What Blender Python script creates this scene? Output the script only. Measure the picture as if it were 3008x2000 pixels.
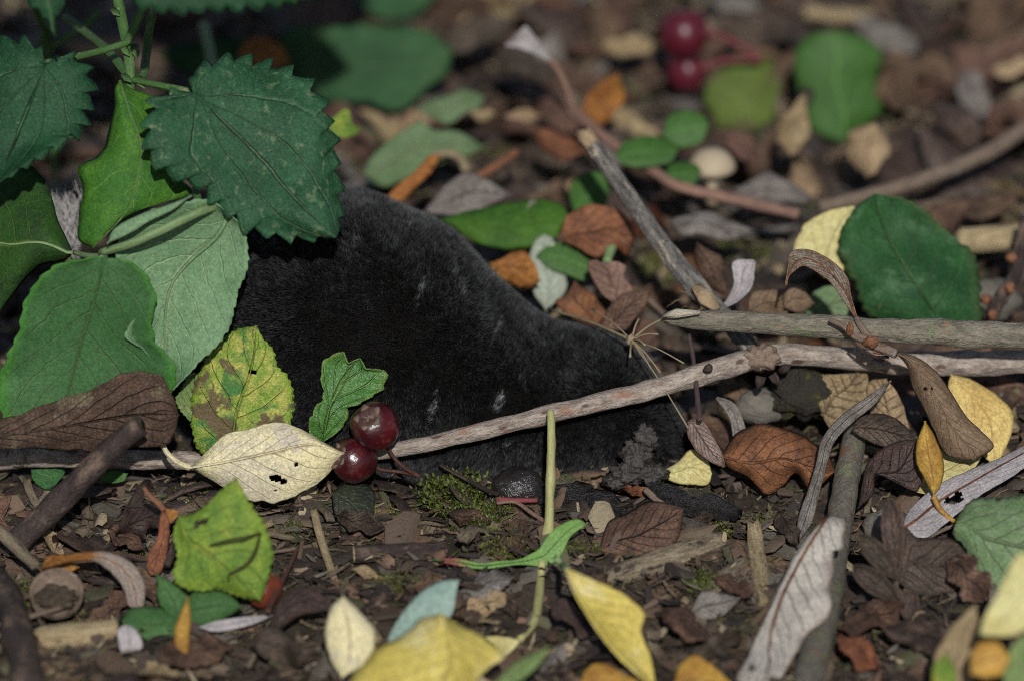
import bpy, bmesh, math, random
import numpy as np
from mathutils import Vector, Matrix, noise as mnoise

# ------------------------------------------------------------------ camera, sky, sun, exposure
scene = bpy.context.scene
for o in list(bpy.data.objects):
    bpy.data.objects.remove(o)
COL = scene.collection
rad = math.radians
PITCH, SENSOR, FOCAL, DIST = rad(28.0), 23.7, 200.0, 1.70
GC = Vector((0.0, 0.065, 0.0))                      # where the view axis meets the ground
FWD = Vector((0, math.cos(PITCH), -math.sin(PITCH)))
UP = Vector((0, math.sin(PITCH), math.cos(PITCH)))
RIGHT = Vector((1, 0, 0))
CAM = GC - FWD * DIST
cam = bpy.data.cameras.new('camera'); camo = bpy.data.objects.new('camera', cam); COL.objects.link(camo)
camo.location = CAM; camo.rotation_euler = (math.pi / 2 - PITCH, 0, 0)
cam.sensor_width = SENSOR; cam.sensor_fit = 'HORIZONTAL'; cam.lens = FOCAL
cam.clip_start = 0.05; cam.clip_end = 200
cam.dof.use_dof = True; cam.dof.focus_distance = 1.634; cam.dof.aperture_fstop = 6.2; cam.dof.aperture_blades = 0
scene.camera = camo

SUN_EL, SUN_AZ = rad(37.0), rad(3.0)               # the light stands just above and behind the camera
world = bpy.data.worlds.new('World'); scene.world = world; world.use_nodes = True
wn = world.node_tree.nodes; wn.clear()
wo = wn.new('ShaderNodeOutputWorld'); wb = wn.new('ShaderNodeBackground'); sky = wn.new('ShaderNodeTexSky')
sky.sky_type = 'NISHITA'; sky.sun_disc = False; sky.sun_elevation = SUN_EL; sky.sun_rotation = math.pi - SUN_AZ
wb.inputs['Strength'].default_value = 0.055
world.node_tree.links.new(sky.outputs[0], wb.inputs[0]); world.node_tree.links.new(wb.outputs[0], wo.inputs[0])
sun = bpy.data.lights.new('sun', 'SUN'); suno = bpy.data.objects.new('sun', sun); COL.objects.link(suno)
sun.energy = 3.7; sun.angle = rad(0.9); sun.color = (1.0, 0.985, 0.95)
sdir = Vector((math.sin(SUN_AZ) * math.cos(SUN_EL), -math.cos(SUN_AZ) * math.cos(SUN_EL), math.sin(SUN_EL)))
suno.rotation_euler = (-sdir).to_track_quat('-Z', 'Y').to_euler()
suno.location = sdir * 3
vs = scene.view_settings
vs.view_transform = 'Standard'; vs.look = 'None'; vs.gamma = 1.0; vs.use_curve_mapping = False; vs.exposure = 0.12
scene.cycles.use_denoising = False
scene.cycles.filter_width = 1.0
scene.cycles.max_bounces = 6
scene.cycles.sample_clamp_indirect = 1.5
scene.cycles.sample_clamp_direct = 5.0
scene.cycles.transparent_max_bounces = 4

# ------------------------------------------------------------------ photo pixels -> directions -> points on what a thing touches
SC = 3008 / 2358
FR = {'W': (0, 0, 1 / SC), 'A': (0, 0, 2.351), 'B': (1000, 0, 2.351), 'C': (2000, 0, 2.340), 'D': (0, 667, 2.351),
      'E': (1000, 667, 2.351), 'F': (2000, 667, 2.340), 'G': (0, 1334, 2.354), 'H': (1000, 1334, 2.354),
      'I': (2000, 1334, 2.340), 'J': (600, 500, 1.568)}
def px(f, p):
    ox, oy, s = FR[f]
    return (ox + p[0] / s, oy + p[1] / s)
def ray(s):
    nx = (s[0] / 3008 - 0.5) * SENSOR / FOCAL
    ny = (0.5 - s[1] / 2000) * SENSOR / FOCAL * (2000 / 3008)
    return FWD + RIGHT * nx + UP * ny
def onplane(s, p0, n):
    d = ray(s)
    return CAM + d * ((p0 - CAM).dot(n) / d.dot(n))
def P(f, p, Y=None, h=None):
    s = px(f, p)
    if Y is not None:
        return onplane(s, Vector((0, Y, 0)), Vector((0, 1, 0)))
    return onplane(s, Vector((0, 0, h if h is not None else 0.004)), Vector((0, 0, 1)))
def wpx(r, at):                                     # size of r full-view pixels at a point
    return r * (at - CAM).dot(FWD) * SENSOR / FOCAL / 2358

# ------------------------------------------------------------------ small helpers
def lin(c):
    c = c / 255
    return c / 12.92 if c <= 0.04045 else ((c + 0.055) / 1.055) ** 2.4
def rgb(r, g, b, k=1.0):
    sat = 1.0 if g >= r else 0.76                     # the browns of the place are duller than its greens
    y = 0.3 * r + 0.59 * g + 0.11 * b
    r, g, b = [y + (q - y) * sat for q in (r, g, b)]
    return (lin(r) * k, lin(g) * k, lin(b) * k, 1.0)
def catmull(pts, n):
    pts = [np.array(p, float) for p in pts]
    if len(pts) == 1:
        return np.array([pts[0]] * n)
    seg = [max(1e-9, np.linalg.norm(pts[i + 1] - pts[i])) for i in range(len(pts) - 1)]
    cum = np.concatenate([[0], np.cumsum(seg)])
    ts = np.linspace(0, cum[-1], n); out = []
    for t in ts:
        i = min(len(seg) - 1, int(np.searchsorted(cum, t, side='right') - 1))
        u = (t - cum[i]) / seg[i]
        p1, p2 = pts[i], pts[i + 1]
        p0 = pts[i - 1] if i > 0 else 2 * p1 - p2
        p3 = pts[i + 2] if i + 2 < len(pts) else 2 * p2 - p1
        out.append(0.5 * (2 * p1 + (p2 - p0) * u + (2 * p0 - 5 * p1 + 4 * p2 - p3) * u * u + (3 * p1 - p0 - 3 * p2 + p3) * u ** 3))
    return np.array(out)
def nz(x, y=0.0, z=0.0):
    return mnoise.noise(Vector((x, y, z)))
def tag(o, label=None, cat=None, group=None, kind=None):
    if label: o['label'] = label
    if cat: o['category'] = cat
    if group: o['group'] = group
    if kind: o['kind'] = kind
    return o
def empty(name, loc, label=None, cat=None, group=None):
    o = bpy.data.objects.new(name, None); COL.objects.link(o); o.location = loc
    o.empty_display_size = 0.01
    return tag(o, label, cat, group)
def mesh_obj(name, verts, faces, mat, parent=None, uvs=None, smooth=True, origin=None, thick=0.0, cols=None):
    verts = np.asarray(verts, float)
    if origin is None:
        origin = Vector(parent.location) if parent is not None and parent.parent is None else Vector(verts.mean(axis=0))
    base = Vector((0, 0, 0))
    me = bpy.data.meshes.new(name)
    me.from_pydata([tuple(v) for v in (verts - np.array(origin))], [], [tuple(f) for f in faces])
    if uvs is not None:
        uvl = me.uv_layers.new(name='UVMap')
        li = np.empty(len(me.loops), dtype=np.int32); me.loops.foreach_get('vertex_index', li)
        uvl.data.foreach_set('uv', np.asarray(uvs, float)[li].astype(np.float32).ravel())
    if cols is not None:
        ca = me.color_attributes.new('Col', 'FLOAT_COLOR', 'POINT')
        ca.data.foreach_set('color', np.asarray(cols, np.float32).ravel())
    if smooth:
        me.polygons.foreach_set('use_smooth', [True] * len(me.polygons))
    me.materials.append(mat)
    o = bpy.data.objects.new(name, me); COL.objects.link(o)
    if parent is None:
        o.location = origin
    else:
        o.parent = parent
        wp = Vector((0, 0, 0)); q = parent
        while q is not None:
            wp += Vector(q.location); q = q.parent
        o.location = origin - wp
    if thick:
        m = o.modifiers.new('thickness', 'SOLIDIFY'); m.thickness = thick; m.offset = -1
    return o

# ------------------------------------------------------------------ materials
class N:
    def __init__(s, name):
        s.m = bpy.data.materials.new(name); s.m.use_nodes = True
        s.t = s.m.node_tree; s.t.nodes.clear()
        s.out = s.t.nodes.new('ShaderNodeOutputMaterial')
    def n(s, typ, **kw):
        x = s.t.nodes.new(typ)
        for k, v in kw.items(): setattr(x, k, v)
        return x
    def l(s, a, b): s.t.links.new(a, b)
    def val(s, inp, v):
        if isinstance(v, (int, float, tuple, list)): inp.default_value = v
        else: s.l(v, inp)
    def math(s, op, a, b=None, c=None, clamp=False):
        x = s.n('ShaderNodeMath', operation=op, use_clamp=clamp); s.val(x.inputs[0], a)
        if b is not None: s.val(x.inputs[1], b)
        if c is not None: s.val(x.inputs[2], c)
        return x.outputs[0]
    def step(s, x, lo, hi, a=0.0, b=1.0):
        r = s.n('ShaderNodeMapRange', interpolation_type='SMOOTHSTEP'); s.val(r.inputs[0], x)
        r.inputs[1].default_value = lo; r.inputs[2].default_value = hi; r.inputs[3].default_value = a; r.inputs[4].default_value = b
        return r.outputs[0]
    def mix(s, f, a, b, mode='MIX'):
        x = s.n('ShaderNodeMix', data_type='RGBA', blend_type=mode); s.val(x.inputs[0], f); s.val(x.inputs[6], a); s.val(x.inputs[7], b)
        return x.outputs[2]
    def noise(s, vec, w, scale, detail=3.0, rough=0.6, dist=0.0):
        x = s.n('ShaderNodeTexNoise', noise_dimensions='4D'); s.l(vec, x.inputs['Vector']); s.val(x.inputs['W'], w)
        x.inputs['Scale'].default_value = scale; x.inputs['Detail'].default_value = detail
        x.inputs['Roughness'].default_value = rough; x.inputs['Distortion'].default_value = dist
        return x.outputs['Fac']
    def coords(s):
        tc = s.n('ShaderNodeTexCoord'); oi = s.n('ShaderNodeObjectInfo')
        w = s.math('MULTIPLY', oi.outputs['Random'], 57.0)
        return tc.outputs['Object'], tc.outputs['UV'], w, oi.outputs['Random']
    def bump(s, h, strength, dist):
        b = s.n('ShaderNodeBump'); b.inputs['Strength'].default_value = strength; b.inputs['Distance'].default_value = dist
        s.l(h, b.inputs['Height']); return b.outputs[0]
    def finish(s, col, rough=0.6, spec=0.35, normal=None, transl=0.0, tcol=None, coat=0.0, sheen=0.0):
        p = s.n('ShaderNodeBsdfPrincipled'); s.val(p.inputs['Base Color'], col); s.val(p.inputs['Roughness'], rough)
        s.val(p.inputs['Specular IOR Level'], spec)
        p.inputs['Coat Weight'].default_value = coat; p.inputs['Coat Roughness'].default_value = 0.15
        if sheen: p.inputs['Sheen Weight'].default_value = sheen
        if normal is not None: s.l(normal, p.inputs['Normal'])
        if transl:
            t = s.n('ShaderNodeBsdfTranslucent'); s.val(t.inputs[0], tcol if tcol is not None else col)
            if normal is not None: s.l(normal, t.inputs['Normal'])
            mx = s.n('ShaderNodeMixShader'); mx.inputs[0].default_value = transl
            s.l(p.outputs[0], mx.inputs[1]); s.l(t.outputs[0], mx.inputs[2]); s.l(mx.outputs[0], s.out.inputs[0])
        else:
            s.l(p.outputs[0], s.out.inputs[0])
        return s.m

_lm = {}
def leafmat(name, base, alt, vein=None, nv=8, slope=0.5, vstr=0.55, midw=0.035, sidew=0.10, spots=None, spots2=None, mott=220.0,
            rough=0.6, spec=0.18, bump=0.5, transl=0.10, net=0.25, vary=0.25, edge=None, grad=None, coat=0.0, netscale=1150.0, palm=False):
    """colours are linear rgba; spots = (colour, scale per metre, lo, hi); grad = (colour at tip, lo, hi) along the blade"""
    if name in _lm: return _lm[name]
    s = N(name); obj, uv, w, rnd = s.coords()
    sp = s.n('ShaderNodeSeparateXYZ'); s.l(uv, sp.inputs[0]); u, vv = sp.outputs[0], sp.outputs[1]
    wob = s.noise(obj, w, 160.0, 2.0)
    wob = s.math('MULTIPLY_ADD', wob, 0.10, -0.05)
    v = s.math('ADD', s.math('MULTIPLY_ADD', vv, 2.0, -1.0), s.math('MULTIPLY', wob, 0.5)); a = s.math('ABSOLUTE', v)
    mid = s.step(s.math('MULTIPLY_ADD', u, midw * 0.6, a), midw * 0.6, midw * 1.7, 1.0, 0.0)
    if palm:                                   # veins fan out from the base
        ang = s.math('DIVIDE', v, s.math('ADD', u, 0.06)); ph = s.math('MULTIPLY', s.math('ARCTANGENT', ang), nv / 3.1416)
        ph = s.math('ADD', ph, wob)
    else:
        ph = s.math('SUBTRACT', s.math('MULTIPLY', s.math('ADD', u, wob), float(nv)), s.math('MULTIPLY', s.math('POWER', a, 0.85), slope * nv * 0.35))
        ph = s.math('ADD', ph, s.math('MULTIPLY', s.math('GREATER_THAN', v, 0.0), 0.37))
    tri = s.math('ABSOLUTE', s.math('SUBTRACT', s.math('FRACT', ph), 0.5))
    side = s.math('MULTIPLY', s.step(tri, 0.5 - sidew, 0.5 - sidew * 0.15), s.step(a, 0.98, 0.35, 0.15, 1.0))
    vor = s.n('ShaderNodeTexVoronoi', feature='DISTANCE_TO_EDGE'); s.l(obj, vor.inputs['Vector']); vor.inputs['Scale'].default_value = netscale
    netm = s.step(vor.outputs['Distance'], 0.01, 0.09, 1.0, 0.0)
    n1 = s.noise(obj, w, mott, 4.0, 0.65); n2 = s.noise(obj, w, mott * 6.0, 3.0, 0.7)
    f = s.step(s.math('ADD', n1, s.math('MULTIPLY_ADD', n2, 0.35, -0.175)), 0.36, 0.66)
    col = s.mix(f, base, alt)
    if grad: col = s.mix(s.step(s.math('ADD', u, s.math('MULTIPLY', wob, 2.0)), grad[1], grad[2]), col, grad[0])
    if edge: col = s.mix(s.math('MULTIPLY', s.step(s.math('ADD', a, s.math('MULTIPLY_ADD', n1, 0.5, -0.25)), 0.75, 1.0), edge[1]), col, edge[0])
    if vary:
        hv = s.n('ShaderNodeHueSaturation'); s.l(col, hv.inputs['Color'])
        s.l(s.math('MULTIPLY_ADD', rnd, vary * 1.2, 1.0 - vary * 0.6), hv.inputs['Value'])
        s.l(s.math('MULTIPLY_ADD', s.math('FRACT', s.math('MULTIPLY', rnd, 7.31)), vary * 0.10, 0.5 - vary * 0.05), hv.inputs['Hue'])
        col = hv.outputs[0]
    for k, q in enumerate((spots, spots2)):
        if q:
            sm = s.noise(obj, s.math('ADD', w, 3.7 + k * 5), q[1], 4.0, 0.6, 0.4)
            col = s.mix(s.step(sm, q[2], q[3]), col, q[0])
    if vein is not None:
        col = s.mix(s.math('MULTIPLY', netm, net * vstr), col, vein)
        col = s.mix(s.math('MULTIPLY', side, vstr * 0.85), col, vein)
        col = s.mix(s.math('MULTIPLY', mid, min(1.0, vstr * 1.25)), col, vein)
    # fine grain keeps the blade from reading as plastic
    g = s.noise(obj, w, 3200.0, 2.0, 0.6)
    g3 = s.noise(obj, w, 1300.0, 3.0, 0.7)
    col = s.mix(1.0, col, s.mix(s.step(g, .3, .7), (0.78, 0.79, 0.80, 1), (1.2, 1.2, 1.18, 1)), 'MULTIPLY')
    col = s.mix(1.0, col, s.mix(s.step(g3, .3, .7), (0.80, 0.82, 0.82, 1), (1.18, 1.17, 1.15, 1)), 'MULTIPLY')
    h = s.math('ADD', s.math('MULTIPLY', side, -0.9), s.math('MULTIPLY', mid, -1.1))
    h = s.math('ADD', h, s.math('MULTIPLY', netm, -0.12)); h = s.math('ADD', h, s.math('MULTIPLY', n2, 0.5)); h = s.math('ADD', h, s.math('MULTIPLY', g, 0.25))
    nrm = s.bump(h, bump, 0.0006)
    rr = s.math('MULTIPLY_ADD', n1, 0.3, rough - 0.15, clamp=True)
    _lm[name] = s.finish(col, rr, spec, nrm, transl, coat=coat)
    return _lm[name]

_bm = {}
def barkmat(name, base, alt, patch=None, rough=0.75, spec=0.3, bump=0.7, streak=14.0, lichen=None, lent=None):
    if name in _bm: return _bm[name]
    s = N(name); obj, uv, w, rnd = s.coords()
    mp = s.n('ShaderNodeMapping'); s.l(uv, mp.inputs[0]); mp.inputs['Scale'].default_value = (260.0, streak, 1.0)
    st = s.noise(mp.outputs[0], w, 1.0, 4.0, 0.7)
    mp2 = s.n('ShaderNodeMapping'); s.l(uv, mp2.inputs[0]); mp2.inputs['Scale'].default_value = (900.0, streak * 4.5, 1.0)
    st2 = s.noise(mp2.outputs[0], w, 1.0, 3.0, 0.7)
    n1 = s.noise(obj, w, 260.0, 4.0, 0.65); n2 = s.noise(obj, w, 2200.0, 3.0, 0.7)
    col = s.mix(s.step(s.math('ADD', s.math('MULTIPLY', st, 0.6), s.math('MULTIPLY', st2, 0.4)), 0.36, 0.64), base, alt)
    mp4 = s.n('ShaderNodeMapping'); s.l(uv, mp4.inputs[0]); mp4.inputs['Scale'].default_value = ((patch[1] if patch else 1.0) * 0.9, streak * 0.45, 1.0)
    if patch: col = s.mix(s.step(s.noise(mp4.outputs[0], s.math('ADD', w, 9.0), 1.0, 4.0, 0.65), patch[2], patch[3]), col, patch[0])
    if lichen: col = s.mix(s.step(n1, lichen[1], lichen[1] + 0.12), col, lichen[0])
    if lent:
        vo = s.n('ShaderNodeTexVoronoi'); mp3 = s.n('ShaderNodeMapping'); s.l(uv, mp3.inputs[0]); mp3.inputs['Scale'].default_value = (150.0, 4.0, 1.0)
        s.l(mp3.outputs[0], vo.inputs['Vector']); vo.inputs['Scale'].default_value = 1.0
        col = s.mix(s.step(vo.outputs['Distance'], 0.15, 0.23, 0.9, 0.0), col, lent)
    col = s.mix(0.7, col, s.mix(1.0, col, s.mix(n2, (0.55, 0.55, 0.55, 1), (1.42, 1.42, 1.42, 1)), 'MULTIPLY'))
    h = s.math('ADD', s.math('MULTIPLY', st2, 0.8), s.math('ADD', st, s.math('MULTIPLY', n2, 0.5)))
    _bm[name] = s.finish(col, rough, spec, s.bump(h, bump, 0.0007))
    return _bm[name]

def vcolmat(name, rough=0.85, spec=0.25, bump=0.6, transl=0.0):
    s = N(name); obj, uv, w, rnd = s.coords()
    at = s.n('ShaderNodeVertexColor'); at.layer_name = 'Col'
    n1 = s.noise(obj, w, 900.0, 4.0, 0.7); n2 = s.noise(obj, w, 3500.0, 2.0)
    col = s.mix(1.0, at.outputs[0], s.mix(n1, (0.5, 0.5, 0.5, 1), (1.5, 1.5, 1.5, 1)), 'MULTIPLY')
    rr = s.step(n1, 0.35, 0.65, rough - 0.25, rough)
    return s.finish(col, rr, spec, s.bump(s.math('ADD', n1, n2), bump, 0.0006), transl)
# ------------------------------------------------------------------ shape builders
RNG = random.Random(11)
HERO, HPOLY, PLANE = [], [], [None, None]                          # outlines of what is already placed, so that loose litter does not cover it
def proj(v):
    q = Vector(v) - CAM; k = q.dot(FWD)
    return ((q.dot(RIGHT) / k * FOCAL / SENSOR + 0.5) * 3008, (0.5 - q.dot(UP) / k * FOCAL / SENSOR * 3008 / 2000) * 2000)
def tube_geo(pts, radii, sides=10, flat=1.0, rnoise=0.06, jag=0.0, seed=0.0, up=Vector((0, 0, 1)), square=0.0):
    pts = [Vector(p) for p in pts]; n = len(pts); V = []; F = []; U = []
    t0 = (pts[1] - pts[0]).normalized(); a = up - t0 * up.dot(t0)
    if a.length < 1e-4: a = Vector((1, 0, 0)) - t0 * t0.x
    a.normalize(); ln = 0.0
    for i, p in enumerate(pts):
        t = (pts[min(i + 1, n - 1)] - pts[max(i - 1, 0)]).normalized()
        a = (a - t * a.dot(t)).normalized(); b = t.cross(a)
        if i: ln += (p - pts[i - 1]).length
        for k in range(sides + 1):
            th = 2 * math.pi * (k % sides) / sides
            r = radii[i] * (1 + rnoise * (nz(math.cos(th) * 1.7 + seed, math.sin(th) * 1.7, ln * 260 + seed) * 1.6))
            if square:
                r *= 1 + square * (1 / max(abs(math.cos(th)), abs(math.sin(th))) - 1)
            q = p + b * (math.cos(th) * r) + a * (math.sin(th) * r * flat)
            if jag and i in (0, n - 1):
                q += t * (jag * radii[i] * (nz(k % sides * 3.1 + seed, i * 7.7, 1.3) * 2.2) * (1 if i else -1))
            V.append(q); U.append((ln, k / sides))
    w = sides + 1
    for i in range(n - 1):
        for k in range(sides):
            F.append((i * w + k, i * w + k + 1, (i + 1) * w + k + 1, (i + 1) * w + k))
    for i, rev in ((0, True), (n - 1, False)):
        c = sum((V[i * w + k] for k in range(sides)), Vector()) / sides
        V.append(c + (pts[i] - pts[i]) ); U.append((U[i * w][0] + 0.002, 0.5)); ci = len(V) - 1
        for k in range(sides):
            F.append((ci, i * w + k + 1, i * w + k) if rev else (ci, i * w + k, i * w + k + 1))
    return V, F, U
def path3(f, pts, Y=None, h=None, n=24, zmin=-1.0):
    """pts: (x, y) or (x, y, Y) pixels with the depth of each point"""
    q = []
    for k, p in enumerate(pts):
        v = P(f, p, Y=p[2]) if len(p) > 2 else P(f, p, Y=Y, h=h)
        if v.z < zmin: v = P(f, p, h=zmin)             # never sunk in the ground
        q.append(v)
    return [Vector(v) for v in catmull(q, n)]
def interp(vals, n):
    return np.interp(np.linspace(0, 1, n), np.linspace(0, 1, len(vals)), vals)
def stick(name, label, cat, f, pts, r, mat, Y=None, h=0.006, n=None, sides=10, flat=1.0, jag=0.0, rnoise=0.07, parent=None, group=None, root=None, square=0.0, cut=None, plane=None):
    n = n or max(6, 8 * len(pts))
    r = r if isinstance(r, (list, tuple)) else [r]
    q = path3(f, pts, Y, h, n, -1.0 if parent else max(r) * 7e-5 * flat * 0.8 + .001)
    if plane: q = [Vector(v) for v in catmull([onplane(px(f, c[:2]), plane[0] + plane[1] * .0007, plane[1]) for c in pts], n)]
    rr = [wpx(a, p) for a, p in zip(interp(r, n), q)]
    HERO.append(([proj(v) for v in q], [a * SC for a in interp(r, n)], max((v - CAM).dot(FWD) for v in q)))
    V, F, U = tube_geo(q, rr, sides, flat, rnoise, jag, RNG.random() * 50, square=square)
    o = mesh_obj(name, V, F, mat, parent, U, origin=None if parent else q[0])
    if label: tag(o, label, cat, group)
    if cut and not parent:                             # pale cut face at the near end, set proud of the bark
        t = (q[0] - q[1]).normalized()
        V, F, U = tube_geo([q[0] - t * rr[0] * 0.05, q[0] + t * rr[0] * 0.10, q[0] + t * rr[0] * 0.16], [rr[0] * 0.9, rr[0] * 0.86, rr[0] * 0.5], sides, flat, 0.05)
        c = mesh_obj('cut_end', V, F, cut, o, U)
    return o, q, rr

def leaf(name, label, cat, f, ends, left, right, mid=None, mat=None, h=0.005, Y=None, anchor=None, tilt=30, roll=0, cup=0.0, fold=0.0,
         wave=0.0007, wfreq=70, curl=0.0, ruf=0.0, teeth=0, tamp=0, rows=None, cols=6, thick=0.00022, holes=(), parent=None, group=None,
         rib=0.0, stalk=None, stalk_r=(7, 9), ribmat=None, part='blade', round_t=False, seed=None, spt=None, stalk_to=None, jit=0.045):
    b, t = [np.array(px(f, p)) for p in ends]
    Lp = [b] + [np.array(px(f, p)) for p in left] + [t]; Rp = [b] + [np.array(px(f, p)) for p in right] + [t]
    rows = rows or (max(30, teeth * 5) if teeth else 30)
    Lc, Rc = catmull(Lp, rows + 1), catmull(Rp, rows + 1)
    Mc = catmull([b] + [np.array(px(f, p)) for p in mid] + [t], rows + 1) if mid else 0.5 * (Lc + Rc)
    n = Vector((math.sin(rad(roll)), -math.sin(rad(tilt)) * math.cos(rad(roll)), math.cos(rad(tilt)) * math.cos(rad(roll)))).normalized()
    if anchor is None:
        allp = list(Lc) + list(Rc); ap = max(allp, key=lambda p: p[1])
    else: ap = np.array(px(f, anchor))
    p0 = onplane(ap, Vector((0, Y, 0)), Vector((0, 1, 0))) if Y is not None else onplane(ap, Vector((0, 0, h)), Vector((0, 0, 1)))
    pl = lambda s, d=0.0: onplane(s, p0 + n * d, n)
    W = 0.5 * (pl(Lc[rows // 2]) - pl(Rc[rows // 2])).length; L = (pl(b) - pl(t)).length
    sd = seed if seed is not None else RNG.random() * 90
    def off(u, v):
        a = abs(v); s = 1 if v > 0 else -1
        d = cup * W * v * v + fold * W * a + curl * L * (u - 0.35) ** 2 + wave * nz(u * L * wfreq + sd, v * W * wfreq, sd) * 2
        return d + ruf * W * a ** 2 * nz(u * 9 + sd, s * 4.1)
    V, U, F = [], [], []
    m2 = 2 * cols
    out_n = {}
    def serr(curve, i, sgn):
        if not teeth: return np.zeros(2)
        tg = curve[min(i + 1, rows)] - curve[max(i - 1, 0)]; ln = np.linalg.norm(tg)
        if ln < 1e-6: return np.zeros(2)
        nn = np.array([-tg[1], tg[0]]) / ln
        c = Mc[i] - curve[i]
        if np.dot(nn, c) > 0: nn = -nn
        fr = (i / rows * teeth + 0.13 * sgn + 0.35 * nz(i / rows * 4 + sd, sgn * 2.2)) % 1.0
        saw = (1 - abs(2 * fr - 1)) if round_t else (fr / 0.75 if fr < 0.75 else (1 - fr) / 0.25)
        am = tamp * (0.55 + 1.0 * abs(nz(i / rows * teeth * 0.9 + sd, sgn))) * math.sin(math.pi * min(1, max(0, i / rows * 1.02))) ** 0.4
        return nn * (saw - 0.5) * am * SC + (tg / ln) * (0 if round_t else saw * am * 0.3 * SC)
    S2 = []
    for i in range(rows + 1):
        u = i / rows
        for j in range(-cols, cols + 1):
            v = j / cols; a = abs(v); E = Rc if j > 0 else Lc; sg = 1 if j > 0 else -1
            jt = 1 + jit * (a ** 3) * (nz(u * 5.3 + sd, sg * 3.7) + 0.5 * nz(u * 17 + sd, sg * 5.1)) * 2
            s = Mc[i] + (E[i] - Mc[i]) * (a ** 0.85) * jt + serr(E, i, sg) * (a ** 5)
            S2.append((s, off(u, v))); U.append((u, v * 0.5 + 0.5))
    rise = 0.0
    while True:
        V = [pl(s, d + rise) for s, d in S2]
        if parent is not None or rise > .03 or min(v.z for v in V) > .0012: break
        rise += .0012
    w = m2 + 1
    PLANE[:] = [p0 + n * rise, n]
    HPOLY.append((np.array([x for x in Lc[::max(1, rows // 14)]] + [t] + [x for x in Rc[::max(1, rows // 14)]][::-1]), max((v - CAM).dot(FWD) for v in V)))
    hp = [(np.array(px(f, c)), rx / FR[f][2], ry / FR[f][2]) for (c, rx, ry) in holes]
    for i in range(rows):
        for j in range(m2):
            if hp:
                c = (i + 0.5) / rows
                s = 0
                cc = 0.25 * (np.array(V[i * w + j]) + np.array(V[i * w + j + 1]) + np.array(V[(i + 1) * w + j]) + np.array(V[(i + 1) * w + j + 1]))
                q = Vector(cc) - CAM; k = q.dot(FWD)
                sx = (q.dot(RIGHT) / k * FOCAL / SENSOR + 0.5) * 3008; sy = (0.5 - q.dot(UP) / k * FOCAL / SENSOR * 3008 / 2000) * 2000
                if any(((sx - hc[0]) / rx) ** 2 + ((sy - hc[1]) / ry) ** 2 < 1 for hc, rx, ry in hp): continue
            F.append((i * w + j, i * w + j + 1, (i + 1) * w + j + 1, (i + 1) * w + j))
    # faces look to the camera side
    fa = F[len(F) // 2]; e1 = V[fa[1]] - V[fa[0]]; e2 = V[fa[3]] - V[fa[0]]
    if e1.cross(e2).dot(n) < 0: F = [tuple(reversed(q)) for q in F]
    root = parent; made = None
    if parent is None and (rib or stalk):
        root = empty(name, V[cols], label, cat, group); made = root
    if root is None:
        o = mesh_obj(name, V, F, mat, None, U, thick=thick, origin=V[cols]); tag(o, label, cat, group); return o
    o = mesh_obj(part, V, F, mat, root, U, thick=thick)
    if label and made is None: o['label'] = label
    rm = ribmat or mat
    sub = root if made is not None else o
    if rib:
        k = max(1, rows // 14); idx = list(range(0, rows + 1, k))
        q = [V[i * w + cols] + n * (rib * 0.25) for i in idx]
        rr = [rib * (1.05 - 0.85 * i / rows) for i in idx]
        vv, ff, uu = tube_geo(q, rr, 6, 0.8, 0.05)
        mesh_obj('midrib', vv, ff, rm, sub, uu)
    if stalk:
        sp = [V[cols]] + [pl(np.array(px(f, p))) for p in stalk]
        if stalk_to is not None:                      # the free end comes down onto the ground
            for i in range(1, len(sp)):
                g = onplane(np.array(px(f, stalk[i - 1])), Vector((0, 0, stalk_to)), Vector((0, 0, 1)))
                sp[i] = sp[i].lerp(g, i / (len(sp) - 1))
        q = [Vector(x) for x in catmull(sp, 6 * len(sp))]
        rr = [wpx(x, y) for x, y in zip(interp(stalk_r, len(q)), q)]
        vv, ff, uu = tube_geo(q, rr, 8, 1.0, 0.08)
        mesh_obj('stalk', vv, ff, spt or rm, sub, uu)
    return made or o

def lump_geo(c, rx, ry, rz, seed, seg=10, rings=7, amp=0.25, fr=1.6):
    V, F, U = [], [], []
    for i in range(rings + 1):
        ph = math.pi * i / rings
        for k in range(seg):
            th = 2 * math.pi * k / seg
            d = Vector((math.sin(ph) * math.cos(th), math.sin(ph) * math.sin(th), math.cos(ph)))
            r = 1 + amp * (nz(d.x * fr + seed, d.y * fr, d.z * fr) * 1.5 + nz(d.x * fr * 2.7 + seed, d.y * fr * 2.7, d.z * fr * 2.7) * .8)
            V.append(Vector(c) + Vector((d.x * rx * r, d.y * ry * r, d.z * rz * r))); U.append((ph * rx, k / seg))
    for i in range(rings):
        for k in range(seg):
            a, b = i * seg + k, i * seg + (k + 1) % seg
            F.append((a, a + seg, b + seg, b))
    return V, F, U

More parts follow.
